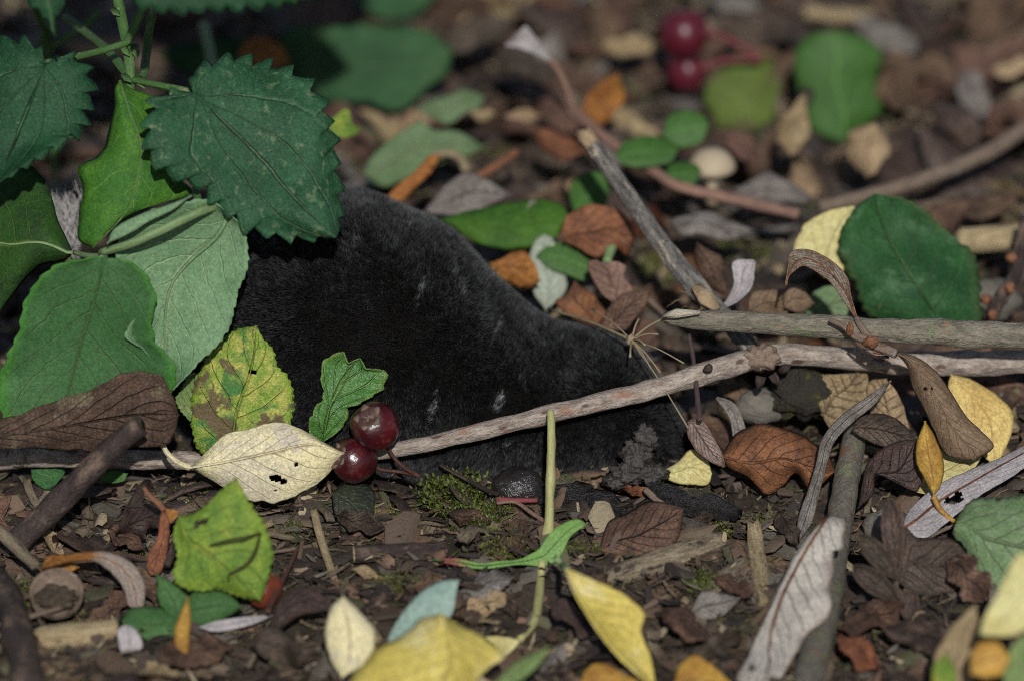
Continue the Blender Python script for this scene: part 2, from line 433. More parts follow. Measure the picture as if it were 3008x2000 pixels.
# ------------------------------------------------------------------ ground
def ground_h(x, y):
    n = 0.0040 * nz(x * 22 + 3.1, y * 22, 0.3) + 0.0016 * nz(x * 85, y * 85, 7.7) + 0.0007 * nz(x * 260, y * 260, 2.2)
    d = max(abs(x) - 1.2, abs(y - 0.1) - 1.2, 0)
    return n * (1 if d < 0.1 else 1.0) + min(d, 20) * 0.004 * nz(x * 0.6, y * 0.6, 9)
def axis(lo, hi, step, far):
    a = list(np.arange(lo, hi + 1e-9, step)); s = step; x = a[-1]
    while x < far: s *= 1.35; x += s; a.append(x)
    s = step; x = a[0]; pre = []
    while x > -far: s *= 1.35; x -= s; pre.append(x)
    return pre[::-1] + a
gx, gy = axis(-0.22, 0.22, 0.0022, 30), axis(-0.14, 0.42, 0.0026, 30)
s = N('soil'); obj, uv, w, rnd = s.coords()
n1 = s.noise(obj, 0.0, 90.0, 5.0, 0.65); n2 = s.noise(obj, 2.0, 700.0, 5.0, 0.7); n3 = s.noise(obj, 5.0, 2600.0, 3.0, 0.7)
c = s.mix(s.step(n1, 0.35, 0.65), rgb(54, 45, 35), rgb(84, 69, 52)); c = s.mix(s.step(n2, 0.54, 0.76), c, rgb(122, 104, 78))
c = s.mix(s.step(n2, 0.46, 0.30), c, rgb(32, 26, 21)); c = s.mix(s.math('MULTIPLY', s.step(s.noise(obj, 8.0, 60.0, 4.0), 0.56, 0.68), 0.55), c, rgb(66, 74, 30))
SOIL = s.finish(c, s.step(n1, 0.3, 0.7, 0.6, 0.95), 0.3, s.bump(s.math('ADD', n2, s.math('MULTIPLY', n3, 0.5)), 0.9, 0.0016))
gv = [(x, y, ground_h(x, y)) for y in gy for x in gx]
gf = [(j * len(gx) + i, j * len(gx) + i + 1, (j + 1) * len(gx) + i + 1, (j + 1) * len(gx) + i) for j in range(len(gy) - 1) for i in range(len(gx) - 1)]
ground = mesh_obj('ground', gv, gf, SOIL, origin=Vector((0, 0, 0))); tag(ground, 'dark brown crumbly woodland soil under the leaf litter', 'ground', kind='structure')

# ------------------------------------------------------------------ the mole: one lofted body, its fur a child
MSEC = [(372, 692, 850, .040), (400, 628, 930, .038), (450, 554, 1010, .036), (560, 492, 1085, .034), (680, 456, 1110, .033), (780, 448, 1130, .033), (860, 462, 1135, .0325), (930, 488, 1135, .032),
        (1000, 525, 1135, .031), (1060, 570, 1135, .030), (1110, 628, 1135, .0295), (1160, 680, 1135, .029), (1220, 724, 1135, .028), (1290, 760, 1135, .026), (1340, 768, 1134, .025), (1400, 782, 1132, .024),
        (1450, 812, 1130, .023), (1505, 876, 1128, .022), (1550, 947, 1122, .021), (1578, 1002, 1110, .020), (1590, 1040, 1095, .020)]
ms = catmull([np.array(q) for q in MSEC], 72)
SEG = 56
mv, mcent, mrow = [], [], []
for (x, tp, bt, Y) in ms:
    c = P('W', (x, (tp + bt) / 2), Y=Y); r = max(0.0005, wpx((bt - tp) / 2, c)); rd = r * 0.97
    mcent.append(c); row = []
    for k in range(SEG):
        th = 2 * math.pi * k / SEG
        ct, st = math.cos(th), math.sin(th)
        q = c + UP * (ct * r) - FWD * (st * rd)
        row.append(q)
    mv += row
def bulge(v, at, rr, hh, n):
    d = (v - at).length
    return n * (hh * math.exp(-(d / rr) ** 2))
sh = P('W', (1190, 985), Y=.012); th_ = P('W', (700, 960), Y=.008); ck = P('W', (1400, 900), Y=.012); neck = P('W', (1300, 830), Y=.016)
mv2 = []
for i, v in enumerate(mv):
    n = (v - mcent[i // SEG]); n = n.normalized() if n.length > 1e-6 else Vector((1, 0, 0))
    v2 = v + bulge(v, sh, .010, .0045, n) + bulge(v, th_, .014, .004, n) + bulge(v, ck, .008, .0022, n) + bulge(v, neck, .007, -.002, n)
    v2 += n * (0.0009 * nz(v.x * 90, v.y * 90, v.z * 90))
    mv2.append(v2)
mf = [(i * SEG + k, i * SEG + (k + 1) % SEG, (i + 1) * SEG + (k + 1) % SEG, (i + 1) * SEG + k) for i in range(len(ms) - 1) for k in range(SEG)]
for i, rev in ((0, False), (len(ms) - 1, True)):
    mv2.append(sum(mv2[i * SEG:(i + 1) * SEG], Vector()) / SEG + RIGHT * (0.0035 if rev else -0.004)); ci = len(mv2) - 1
    mf += [((ci, i * SEG + k, i * SEG + (k + 1) % SEG) if rev else (ci, i * SEG + (k + 1) % SEG, i * SEG + k)) for k in range(SEG)]
s = N('mole_skin'); s.finish((0.006, 0.0055, 0.005, 1), 0.9, 0.05); MSKIN = s.m
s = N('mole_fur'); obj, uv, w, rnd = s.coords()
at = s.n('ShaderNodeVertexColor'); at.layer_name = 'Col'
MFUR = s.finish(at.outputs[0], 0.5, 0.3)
mole = empty('mole', mcent[28].xyz * 1, 'black velvety mole with its head pushed down into the leaf litter', 'mole')
mole.location.z = 0.0
body = mesh_obj('body', mv2, mf, MSKIN, mole)
me = body.data
if sum(p.normal.dot(Vector((0, 0, 1))) * (1 if p.center.z + mole.location.z > 0.03 else 0) for p in me.polygons) < 0:
    me.flip_normals()
def mole_inside(x, y):
    for c, row in zip(mcent[::3], ms[::3]):
        r = wpx((row[2] - row[1]) / 2, c)
        if abs(x - c.x) < 0.006 and abs(y - c.y) < r * 0.92: return True
    return False
# fur: short near-upright strands, leaning tailwards, in soft clumps
rg = np.random.default_rng(5)
A = np.array(mv2); tris = []
for q in mf:
    tris.append((q[0], q[1], q[2]))
    if len(q) == 4: tris.append((q[0], q[2], q[3]))
T = np.array(tris); a0, a1, a2 = A[T[:, 0]], A[T[:, 1]], A[T[:, 2]]
fn = np.cross(a1 - a0, a2 - a0); ar = np.linalg.norm(fn, axis=1) / 2; fn /= (np.linalg.norm(fn, axis=1)[:, None] + 1e-12)
vn = np.zeros_like(A)
for k in range(3): np.add.at(vn, T[:, k], fn * ar[:, None])
vn /= (np.linalg.norm(vn, axis=1)[:, None] + 1e-12)
cen = np.array(mcent).mean(axis=0)
if np.mean(np.einsum('ij,ij->i', vn, A - np.array([[c.x, c.y, c.z] for c in mcent for _ in range(SEG)] + [list(mcent[0])] + [list(mcent[-1])]))) < 0: vn = -vn
keep = (a0[:, 2] > -0.004); wgt = ar * keep * np.where(fn[:, 1] * np.sign((fn * (a0 - cen)).sum(1)) > 0.55, 0.35, 1.0)
NS = 340000
ti = rg.choice(len(T), NS, p=wgt / wgt.sum()); r1 = np.sqrt(rg.random(NS)); r2 = rg.random(NS)
bw = np.stack([1 - r1, r1 * (1 - r2), r1 * r2], 1)
pos = (A[T[ti]] * bw[:, :, None]).sum(1); nn = (vn[T[ti]] * bw[:, :, None]).sum(1); nn /= np.linalg.norm(nn, axis=1)[:, None]
# smooth random direction field from sines (cheap stand-in for noise)
def field(p, f, ph):
    return np.sin(p[:, 0] * f + ph + 1.7 * np.sin(p[:, 1] * f * 0.7 + ph * 2)) * np.cos(p[:, 2] * f * 0.9 - ph + 1.3 * np.sin(p[:, 0] * f * 0.6))
lean = np.stack([-0.30 + 0.20 * field(pos, 420, .4) + 0.07 * field(pos, 1300, 1.9), 0.20 * field(pos, 500, 2.2) + 0.07 * field(pos, 1500, .7), -0.14 + 0.20 * field(pos, 380, 4.1) + 0.07 * field(pos, 1200, 3.3)], 1)
# glints painted into the coat as pale hair colour, the pile turned there too
GLINTS = [((972, 645), (955, 720), 9, .7), ((1040, 625), (1065, 680), 12, .5), ((1150, 735), (1125, 790), 9, .5), ((1000, 905), (980, 985), 11, 2.2), ((1150, 915), (1134, 948), 20, 3.6),
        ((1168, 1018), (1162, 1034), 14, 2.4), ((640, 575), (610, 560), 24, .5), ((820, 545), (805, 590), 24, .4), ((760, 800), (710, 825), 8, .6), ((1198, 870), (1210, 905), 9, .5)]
rel = pos - np.array(CAM); kz = rel @ np.array(FWD); sx = (rel @ np.array(RIGHT)) / kz; sy = (rel @ np.array(UP)) / kz
wx = (sx * FOCAL / SENSOR + 0.5) * 2358; wy = (0.5 - sy * FOCAL / SENSOR * 3008 / 2000) * 1568
front = nn @ np.array(FWD) < 0.1
silver = np.zeros(NS)  # strength of the painted glint on each strand
for (p, q, wd, st) in GLINTS:
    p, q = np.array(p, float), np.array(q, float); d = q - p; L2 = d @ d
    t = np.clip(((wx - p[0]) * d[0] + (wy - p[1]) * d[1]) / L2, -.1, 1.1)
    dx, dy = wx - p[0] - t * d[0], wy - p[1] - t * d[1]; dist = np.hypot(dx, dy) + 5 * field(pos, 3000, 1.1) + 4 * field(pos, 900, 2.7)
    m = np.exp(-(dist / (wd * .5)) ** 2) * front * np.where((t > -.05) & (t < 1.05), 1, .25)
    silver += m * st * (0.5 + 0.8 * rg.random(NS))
lean[:, 2] += silver * 0.9; lean[:, 0] += silver * 0.5
d1 = nn * 1.0 + lean * 0.55 + rg.normal(0, .09, (NS, 3)); d1 /= np.linalg.norm(d1, axis=1)[:, None]
d2 = nn * 0.9 + lean * 0.9 + rg.normal(0, .14, (NS, 3)); d2 /= np.linalg.norm(d2, axis=1)[:, None]
ln = (0.0014 + 0.0008 * rg.random(NS)) * np.clip((wx - 330) / 60, .6, 1)
wd = 0.00004 + 0.000035 * rg.random(NS)
rv = rg.normal(0, 1, (NS, 3)); sd = np.cross(d1, rv); sd /= np.linalg.norm(sd, axis=1)[:, None]
b0 = pos - nn * 0.0006
p1 = pos + d1 * (ln * 0.55)[:, None]; p2 = p1 + d2 * (ln * 0.5)[:, None]
sw = sd * wd[:, None]
SV = np.stack([b0 - sw, b0 + sw, p1 - sw * .8, p1 + sw * .8, p2], 1).reshape(-1, 3) - np.array(mole.location)
idx = np.arange(NS)[:, None] * 5
quads = idx + np.array([[0, 1, 3, 2]]); trs = idx + np.array([[2, 3, 4]])
fm = bpy.data.meshes.new('fur'); fm.vertices.add(NS * 5); fm.vertices.foreach_set('co', SV.astype(np.float32).ravel())
fm.loops.add(NS * 7); fm.loops.foreach_set('vertex_index', np.concatenate([quads, trs], 1).astype(np.int32).ravel())
fm.polygons.add(NS * 2)
ls = (np.arange(NS)[:, None] * 7 + np.array([[0, 4]])).astype(np.int32).ravel(); fm.polygons.foreach_set('loop_start', ls)
fm.update(calc_edges=True)
g = 0.0075 + 0.012 * rg.random(NS) ** 2 + 0.004 * np.clip(field(pos, 260, 2.0), 0, 1)
cl = np.array([mnoise.noise(Vector((a * 900, b * 900, c * 900))) + .6 * mnoise.noise(Vector((a * 2600, b * 2600, c * 2600))) for a, b, c in pos])
g = g * np.clip(1.1 + 1.0 * cl, .3, 2.6)
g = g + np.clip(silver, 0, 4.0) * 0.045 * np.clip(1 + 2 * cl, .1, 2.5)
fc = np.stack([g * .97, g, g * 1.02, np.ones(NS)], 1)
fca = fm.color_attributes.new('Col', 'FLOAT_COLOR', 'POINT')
fcv = np.repeat(fc[:, None, :], 5, 1); fcv[:, :2, :3] *= 0.08; fcv[:, 2:4, :3] *= 0.8; fcv[:, 4, :3] *= 5.0  # roots darkened as shade and tips lightened as sheen, in the strand colour
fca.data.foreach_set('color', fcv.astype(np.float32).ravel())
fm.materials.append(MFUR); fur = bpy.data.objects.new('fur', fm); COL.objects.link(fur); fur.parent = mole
fur['kind'] = 'stuff'
# ------------------------------------------------------------------ leaf and bark colours
NET = leafmat('nettle_green', rgb(23, 61, 35), rgb(37, 78, 49), rgb(86, 110, 84), 7, 1.0, .7, .016, .06, spots=(rgb(86, 106, 76), 520, .55, .70), mott=150, rough=.55, spec=.25, bump=1.0, vary=.12, net=.35, palm=True, transl=.1)
NET2 = leafmat('nettle_dark', rgb(17, 54, 30), rgb(28, 68, 40), rgb(76, 106, 78), 7, 1.0, .7, .016, .06, spots=(rgb(100, 138, 104), 600, .66, .78), mott=150, rough=.55, spec=.25, bump=1.0, vary=.12, net=.35, palm=True, transl=.1)
LIME = leafmat('thin_lit_green', rgb(70, 112, 34), rgb(52, 98, 34), rgb(112, 146, 76), 7, .8, .6, .03, .06, mott=110, vary=.08, transl=.25, bump=.5)
DKG = leafmat('dark_green', rgb(38, 72, 24), rgb(26, 50, 22), rgb(84, 106, 50), 8, .8, .5, .03, .06, mott=120, vary=.1, bump=.6)
UND = leafmat('leaf_underside_green', rgb(54, 92, 52), rgb(70, 106, 66), rgb(74, 84, 54), 7, 1.1, .6, .02, .05, mott=60, vary=.05, rough=.6, spec=.2, bump=.45, edge=(rgb(58, 112, 38), .8))
PALE = leafmat('leaf_underside_pale', rgb(92, 124, 88), rgb(108, 138, 102), rgb(144, 160, 124), 7, 1.1, .6, .04, .06, mott=60, vary=.05, rough=.6, spec=.2, bump=.6)
STALKG = barkmat('green_stalk', rgb(128, 148, 104), rgb(92, 116, 72), rough=.55, bump=.4, streak=10)
STEMN = barkmat('nettle_stem', rgb(78, 108, 58), rgb(54, 84, 42), rough=.55, bump=.4, streak=8, patch=(rgb(136, 124, 96), 300, .58, .7))
YST = barkmat('yellow_green_stalk', rgb(168, 162, 102), rgb(140, 140, 86), rough=.5, bump=.35, streak=6, patch=(rgb(150, 130, 96), 260, .62, .74))
BRN = leafmat('brown_dead', rgb(116, 84, 64), rgb(84, 60, 46), rgb(48, 34, 28), 8, .9, .7, .03, .08, mott=300, rough=.65, vary=.3, bump=.9, transl=.04, net=.5, spots=(rgb(64, 46, 36), 240, .56, .7))
DBR = leafmat('dark_brown_dead', rgb(86, 66, 54), rgb(56, 43, 36), rgb(38, 29, 25), 8, .9, .5, .03, .08, mott=300, rough=.5, spec=.3, vary=.4, bump=.9, transl=.02)
RUS = leafmat('russet_dead', rgb(140, 82, 46), rgb(104, 60, 38), rgb(68, 44, 32), 8, .9, .5, .03, .07, spots=(rgb(70, 44, 32), 420, .6, .7), mott=260, rough=.55, vary=.18, bump=.8, transl=.05)
TAN = leafmat('tan_dead', rgb(164, 136, 96), rgb(136, 108, 72), rgb(100, 78, 54), 9, .9, .5, .03, .07, spots=(rgb(96, 74, 52), 480, .62, .72), mott=300, rough=.7, vary=.2, bump=.7, transl=.05)
GRY = leafmat('grey_dead', rgb(134, 124, 116), rgb(104, 94, 88), rgb(82, 68, 60), 9, .9, .6, .035, .07, mott=320, rough=.7, vary=.2, bump=.9, transl=.04)
PNK = leafmat('pinkish_grey_dead', rgb(186, 176, 164), rgb(162, 152, 142), rgb(116, 82, 66), 11, .8, .75, .03, .06, spots=(rgb(128, 116, 112), 260, .6, .75), mott=180, rough=.65, vary=.05, bump=.9, transl=.05, edge=(rgb(120, 88, 66), .5))
SIL = leafmat('silver_dead', rgb(166, 156, 158), rgb(142, 134, 136), rgb(112, 84, 66), 10, 1.2, .6, .03, .05, mott=160, rough=.6, vary=.06, bump=.6, transl=.05, spots=(rgb(104, 84, 70), 300, .68, .76))
CRM = leafmat('cream_dead', rgb(214, 198, 142), rgb(192, 178, 146), rgb(150, 128, 94), 7, 1.2, .6, .03, .05, spots=(rgb(176, 164, 152), 130, .5, .68), mott=90, rough=.6, vary=.04, bump=.6, transl=.08, netscale=800, net=.4)
YEL = leafmat('yellow_leaf', rgb(204, 182, 70), rgb(188, 164, 56), rgb(150, 124, 56), 8, .9, .6, .03, .05, spots=(rgb(96, 78, 40), 360, .68, .72), mott=120, rough=.55, vary=.05, bump=.7, transl=.1, spots2=(rgb(212, 194, 120), 130, .50, .66))
YSP = leafmat('yellow_spotted', rgb(206, 174, 92), rgb(188, 146, 66), rgb(160, 112, 52), 7, 1.1, .4, .03, .05, spots=(rgb(96, 72, 48), 520, .66, .71), spots2=(rgb(170, 110, 50), 240, .6, .74), mott=100, rough=.6, vary=.05, bump=.5, transl=.1)
YBR = leafmat('yellow_brown', rgb(196, 146, 42), rgb(160, 106, 32), rgb(112, 74, 34), 7, 1.0, .4, .04, .06, spots=(rgb(80, 58, 34), 600, .66, .72), mott=180, rough=.5, vary=.1, bump=.5, transl=.1)
PYE = leafmat('pale_yellow', rgb(196, 186, 116), rgb(184, 166, 92), rgb(150, 140, 84), 7, 1.0, .4, .03, .05, spots=(rgb(120, 112, 66), 420, .66, .74), mott=150, rough=.6, vary=.06, bump=.5, transl=.1)
MOT = leafmat('mottled_green_yellow', rgb(112, 140, 56), rgb(178, 172, 66), rgb(134, 142, 60), 6, 1.1, .35, .025, .05, spots=(rgb(72, 116, 62), 210, .50, .62), spots2=(rgb(104, 84, 58), 125, .555, .60), mott=420, rough=.6, vary=.0, bump=.9, transl=.1, edge=(rgb(112, 146, 40), .7), net=.5)
YGR = leafmat('yellow_green', rgb(118, 140, 50), rgb(88, 118, 44), rgb(140, 150, 84), 6, 1.1, .5, .03, .05, spots=(rgb(146, 152, 60), 190, .54, .68), spots2=(rgb(72, 104, 48), 420, .60, .72), mott=260, rough=.5, vary=.04, bump=.8, transl=.15)
GLO = leafmat('glossy_green', rgb(72, 116, 48), rgb(56, 102, 42), rgb(126, 156, 92), 4, 1.2, .7, .06, .09, mott=170, rough=.4, spec=.5, vary=.04, bump=1.1, transl=.12, edge=(rgb(122, 132, 70), .4))
MGR = leafmat('mid_green', rgb(42, 88, 40), rgb(34, 74, 36), rgb(112, 142, 96), 6, 1.1, .5, .03, .05, spots=(rgb(92, 84, 56), 240, .68, .74), mott=120, rough=.55, spec=.25, vary=.08, bump=.5, transl=.12)
BRG = leafmat('bright_green', rgb(60, 92, 42), rgb(48, 80, 32), rgb(112, 160, 84), 6, .8, .3, .03, .05, mott=60, rough=.5, vary=.05, bump=.3, transl=.15)
OLV = leafmat('olive_green', rgb(116, 134, 82), rgb(96, 116, 66), rgb(128, 124, 90), 7, 1.0, .5, .03, .05, spots=(rgb(96, 76, 60), 320, .64, .72), mott=200, rough=.65, vary=.06, bump=.8, transl=.08)
GRN2 = leafmat('pale_dusty_green', rgb(108, 128, 94), rgb(92, 116, 78), rgb(132, 122, 96), 7, 1.1, .5, .03, .05, spots=(rgb(108, 86, 74), 300, .66, .72), mott=200, rough=.65, vary=.05, bump=.9, transl=.1)
BLG = leafmat('blue_grey_leaf', rgb(140, 160, 150), rgb(122, 146, 136), rgb(110, 124, 112), 6, .9, .5, .025, .03, mott=120, rough=.6, vary=.05, bump=.4, transl=.1)
ORG = leafmat('orange_dead', rgb(180, 112, 36), rgb(140, 78, 28), rgb(84, 50, 26), 8, .9, .4, .03, .06, spots=(rgb(66, 40, 22), 480, .6, .68), mott=220, rough=.55, vary=.15, bump=.7, transl=.1)
ORGG = leafmat('orange_to_grey', rgb(166, 100, 32), rgb(116, 64, 22), rgb(74, 52, 34), 9, .9, .45, .03, .06, spots=(rgb(48, 34, 24), 520, .62, .68), mott=260, rough=.6, vary=0, bump=.9, transl=.05, grad=(rgb(142, 124, 112), .32, .52))
GRED = leafmat('green_with_red_tip', rgb(172, 52, 66), rgb(146, 44, 60), rgb(120, 96, 60), 7, .8, .35, .03, .05, mott=160, rough=.5, vary=0, bump=.4, transl=.12, grad=(rgb(104, 140, 72), .12, .24))
ROL = leafmat('rolled_brown', rgb(124, 98, 72), rgb(104, 78, 56), rgb(84, 62, 46), 9, .9, .4, .03, .05, spots=(rgb(90, 70, 54), 260, .58, .7), mott=240, rough=.65, vary=0, bump=.7, transl=.03)
CURL = leafmat('curled_grey_brown', rgb(136, 122, 108), rgb(112, 92, 76), rgb(72, 56, 46), 12, .9, .8, .04, .08, mott=320, rough=.65, vary=0, bump=1.0, transl=.05, edge=(rgb(128, 84, 52), .8))
WETG = leafmat('wet_dark_green', rgb(46, 50, 38), rgb(30, 32, 26), rgb(64, 68, 52), 7, .8, .5, .03, .06, mott=200, rough=.4, spec=.35, vary=.1, bump=.6, transl=.03)
TWG = barkmat('main_twig_bark', rgb(178, 160, 144), rgb(112, 96, 84), patch=(rgb(150, 106, 82), 170, .56, .68), bump=.9, streak=9, lent=rgb(84, 60, 48))
TWG2 = barkmat('grey_stick_bark', rgb(138, 128, 108), rgb(92, 86, 70), patch=(rgb(140, 104, 72), 420, .6, .7), lichen=(rgb(104, 122, 78), .58), bump=1.0, streak=9)
TWG3 = barkmat('dark_flaking_bark', rgb(146, 138, 128), rgb(54, 51, 50), patch=(rgb(186, 168, 142), 150, .56, .61), bump=1.2, streak=13)
TWG4 = barkmat('reddish_bark', rgb(150, 108, 88), rgb(112, 80, 68), patch=(rgb(176, 100, 66), 130, .6, .7), bump=.6, streak=8)
TWG5 = barkmat('dull_brown_bark', rgb(136, 112, 92), rgb(96, 78, 64), bump=.7, streak=8, lichen=(rgb(150, 144, 138), .6))
DKST = barkmat('dark_bark', rgb(70, 54, 48), rgb(42, 32, 30), patch=(rgb(112, 88, 72), 150, .5, .66), bump=.9, streak=7, rough=.6)
BLK = barkmat('wet_black_bark', rgb(44, 40, 38), rgb(20, 18, 18), rough=.34, spec=.5, bump=1.6, streak=9, patch=(rgb(70, 60, 50), 200, .58, .7))
BARKF = leafmat('tan_bark_flake', rgb(150, 122, 84), rgb(112, 88, 60), None, mott=260, spots=(rgb(84, 66, 48), 200, .55, .7), bump=1.0, vary=.1, transl=0)
BLM = leafmat('broad_brown', rgb(92, 68, 54), rgb(70, 52, 42), rgb(40, 31, 27), 7, 1.0, .8, .025, .06, spots=(rgb(108, 96, 70), 160, .54, .7), mott=420, rough=.75, spec=.1, vary=0, bump=1.1, transl=0, net=.5)
RGR = leafmat('round_green', rgb(34, 76, 36), rgb(28, 62, 34), rgb(84, 116, 74), 6, 1.2, .8, .022, .05, spots=(rgb(70, 102, 70), 140, .52, .7), spots2=(rgb(84, 70, 50), 300, .68, .73), mott=90, rough=.6, spec=.2, vary=0, bump=.9, edge=(rgb(72, 84, 48), .5))
SHG = leafmat('shaded_green', rgb(48, 82, 48), rgb(36, 66, 40), rgb(70, 92, 62), 6, 1.1, .5, mott=70, rough=.65, vary=.05, spots=(rgb(58, 84, 50), 90, .5, .7))
MG2 = leafmat('low_leaf_green', rgb(66, 98, 54), rgb(52, 84, 46), rgb(98, 132, 84), 5, 1.0, .5, .03, .06, mott=140, vary=.06, bump=.6, transl=.12)
LICH = barkmat('lichen_stick', rgb(112, 104, 90), rgb(86, 78, 66), patch=(rgb(120, 82, 50), 170, .6, .68), lichen=(rgb(106, 110, 80), .56), bump=1.0, streak=5)
WOOD = barkmat('split_wood', rgb(196, 172, 122), rgb(142, 116, 76), patch=(rgb(116, 92, 64), 150, .58, .7), bump=1.0, streak=16)
WOODG = barkmat('weathered_wood', rgb(162, 142, 110), rgb(102, 86, 64), patch=(rgb(64, 54, 44), 170, .55, .64), bump=1.0, streak=16)
WHITEW = barkmat('fresh_white_wood', rgb(224, 212, 190), rgb(190, 172, 142), bump=.9, streak=18)
CUT = barkmat('cut_wood_face', rgb(176, 148, 108), rgb(140, 110, 76), bump=.8, streak=8)
STRAW = barkmat('dry_straw', rgb(148, 130, 96), rgb(112, 94, 64), bump=.4, streak=5)
REDST = barkmat('red_stalk', rgb(92, 54, 42), rgb(62, 40, 34), bump=.4, streak=5, rough=.5)
RED2 = barkmat('crimson_stalk', rgb(140, 50, 56), rgb(104, 40, 44), bump=.4, streak=5, rough=.45)
BUDM = barkmat('orange_bud', rgb(150, 90, 52), rgb(104, 60, 38), bump=.6, streak=5, rough=.5)

def haw(name, label, f, c, r, Y, stalk=None, group=None, skin=None, crown=(0.1, -0.35, 0.93)):
    cc = P(f, c, Y=Y); R = wpx(r, cc)
    root = empty(name, cc - Vector((0, 0, R)), label, 'berry', group)
    cd = Vector(crown).normalized(); V, F, U = [], [], []
    s1 = cd.orthogonal().normalized(); s2 = cd.cross(s1); seg, rings = 28, 20
    for i in range(rings + 1):
        ph = math.pi * i / rings
        for k in range(seg):
            th = 2 * math.pi * k / seg
            dip = 1 - 0.16 * math.exp(-(ph / 0.33) ** 2) + 0.07 * nz(math.cos(th) * 1.2 + c[0], math.sin(th) * 1.2, ph)
            lon = 1.05 if True else 1
            V.append(cc + (cd * (math.cos(ph) * lon) + (s1 * math.cos(th) + s2 * math.sin(th)) * math.sin(ph)) * R * dip); U.append((i / rings, k / seg))
    for i in range(rings):
        for k in range(seg):
            a, b = i * seg + k, i * seg + (k + 1) % seg; F.append((a, a + seg, b + seg, b))
    mesh_obj('flesh', V, F, skin or HAWM, root, U)
    V, F, U = [], [], []                                # five dry calyx lobes round the eye of the fruit
    for k in range(5):
        th = 2 * math.pi * k / 5 + c[0]; d = s1 * math.cos(th) + s2 * math.sin(th); e = cd.cross(d); b0 = len(V)
        p = cc + cd * R * 0.86
        for (a, w_, z) in ((.30, .20, -.02), (.46, .17, .03), (.60, .05, .06)):
            V += [p + d * R * a - e * R * w_ + cd * R * z, p + d * R * a + e * R * w_ + cd * R * z]
        F += [(b0, b0 + 1, b0 + 3, b0 + 2), (b0 + 2, b0 + 3, b0 + 5, b0 + 4)]
        U += [(0, 0)] * 6
    mesh_obj('calyx', V, F, CALYX, root, U, thick=R * .05)
    V, F, U = tube_geo([cc + cd * R * .74, cc + cd * R * .90], [R * .30, R * .24], 10, 1, .1)
    mesh_obj('eye', V, F, CALYX, root, U)
    if stalk:
        q = [cc - cd * R * .9] + [P(f, p, Y=p[2]) for p in stalk]; q = [Vector(x) for x in catmull(q, 14)]
        V, F, U = tube_geo(q, [R * .09] * 14, 6); mesh_obj('stalk', V, F, REDST, root, U)
    return root
s = N('haw_skin'); obj, uv, w, rnd = s.coords(); n1 = s.noise(obj, w, 240, 4, .6); n2 = s.noise(obj, w, 1500, 3)
sp = s.n('ShaderNodeSeparateXYZ'); s.l(uv, sp.inputs[0])
c = s.mix(s.step(n1, .35, .68), rgb(84, 6, 14), rgb(46, 6, 12)); c = s.mix(s.step(s.math('ADD', sp.outputs[0], s.math('MULTIPLY_ADD', n1, .3, -.15)), .24, .14), c, rgb(72, 44, 38))
c = s.mix(s.step(n2, .66, .74), c, rgb(128, 84, 64))
c = s.mix(s.math('MULTIPLY', s.step(s.noise(obj, s.math('ADD', w, 4.0), 420, 4, .7), .48, .72), .30), c, rgb(120, 84, 80))
HAWM = s.finish(c, s.step(n1, .3, .7, .20, .36), .55, s.bump(s.math('ADD', n1, s.math('MULTIPLY', n2, .3)), .45, .0007))
s = N('haw_calyx'); obj, uv, w, rnd = s.coords(); n1 = s.noise(obj, w, 900, 4, .6)
CALYX = s.finish(s.mix(n1, rgb(70, 52, 42), rgb(128, 108, 84)), .8, .2, s.bump(n1, .8, .0005))

# ------------------------------------------------------------------ nettle plant, top left
nettle = empty('nettle_plant', P('W', (290, 960), h=0.0), 'stinging nettle with toothed dark green leaves rising behind the mole', 'plant')
leaf('leaf', None, None, 'W', ((446, 214), (774, 547)), [(400, 212), (352, 232), (334, 290), (346, 362), (395, 405), (458, 432), (490, 472), (530, 500), (575, 530), (640, 546), (705, 551)],
     [(440, 178), (465, 148), (530, 122), (590, 132), (650, 160), (700, 188), (742, 228), (764, 290), (776, 380), (786, 450), (783, 512)], mid=[(560, 325), (650, 425), (715, 495)],
     mat=NET, Y=.000, anchor=(772, 545), tilt=50, roll=8, cup=-.10, wave=.0026, wfreq=75, teeth=14, tamp=42, rows=130, cols=10, rib=.0002, ruf=.12, parent=nettle, part='leaf', ribmat=NET)
leaf('leaf', None, None, 'W', ((105, 146), (-20, 436)), [(92, 110), (50, 84), (0, 88), (-60, 130), (-110, 200), (-120, 290), (-90, 370)], [(162, 124), (213, 188), (207, 268), (182, 312), (134, 342), (84, 372), (34, 402)],
     mid=[(70, 240), (25, 350)], mat=NET2, Y=.004, anchor=(30, 400), tilt=48, roll=-6, cup=-.12, wave=.0026, wfreq=75, teeth=12, tamp=40, rows=110, cols=9, rib=.0002, ruf=.1, parent=nettle, part='leaf', ribmat=NET2)
leaf('leaf', None, None, 'A', ((320, -300), (385, 255)), [(200, -200), (195, 10), (280, 90), (325, 150), (350, 210)], [(440, -200), (455, 10), (405, 95), (385, 170)], mat=NET2, Y=.0, anchor=(320, 0), tilt=62, cup=-.2, teeth=5, tamp=14, rows=50, rib=.0003, parent=nettle, part='leaf', ribmat=STEMN)
leaf('leaf', None, None, 'A', ((900, -420), (2300, -90)), [(920, 10), (1130, 95), (1290, 100), (1420, 80), (1580, 70), (1710, 60), (1870, 66), (2010, 30), (2160, -10)], [(1100, -700), (1500, -800), (1900, -650), (2150, -400)],
     mat=NET2, Y=-.012, anchor=(1500, 100), tilt=35, cup=-.15, teeth=14, tamp=22, rows=110, rib=.0004, parent=nettle, part='leaf', ribmat=STEMN)
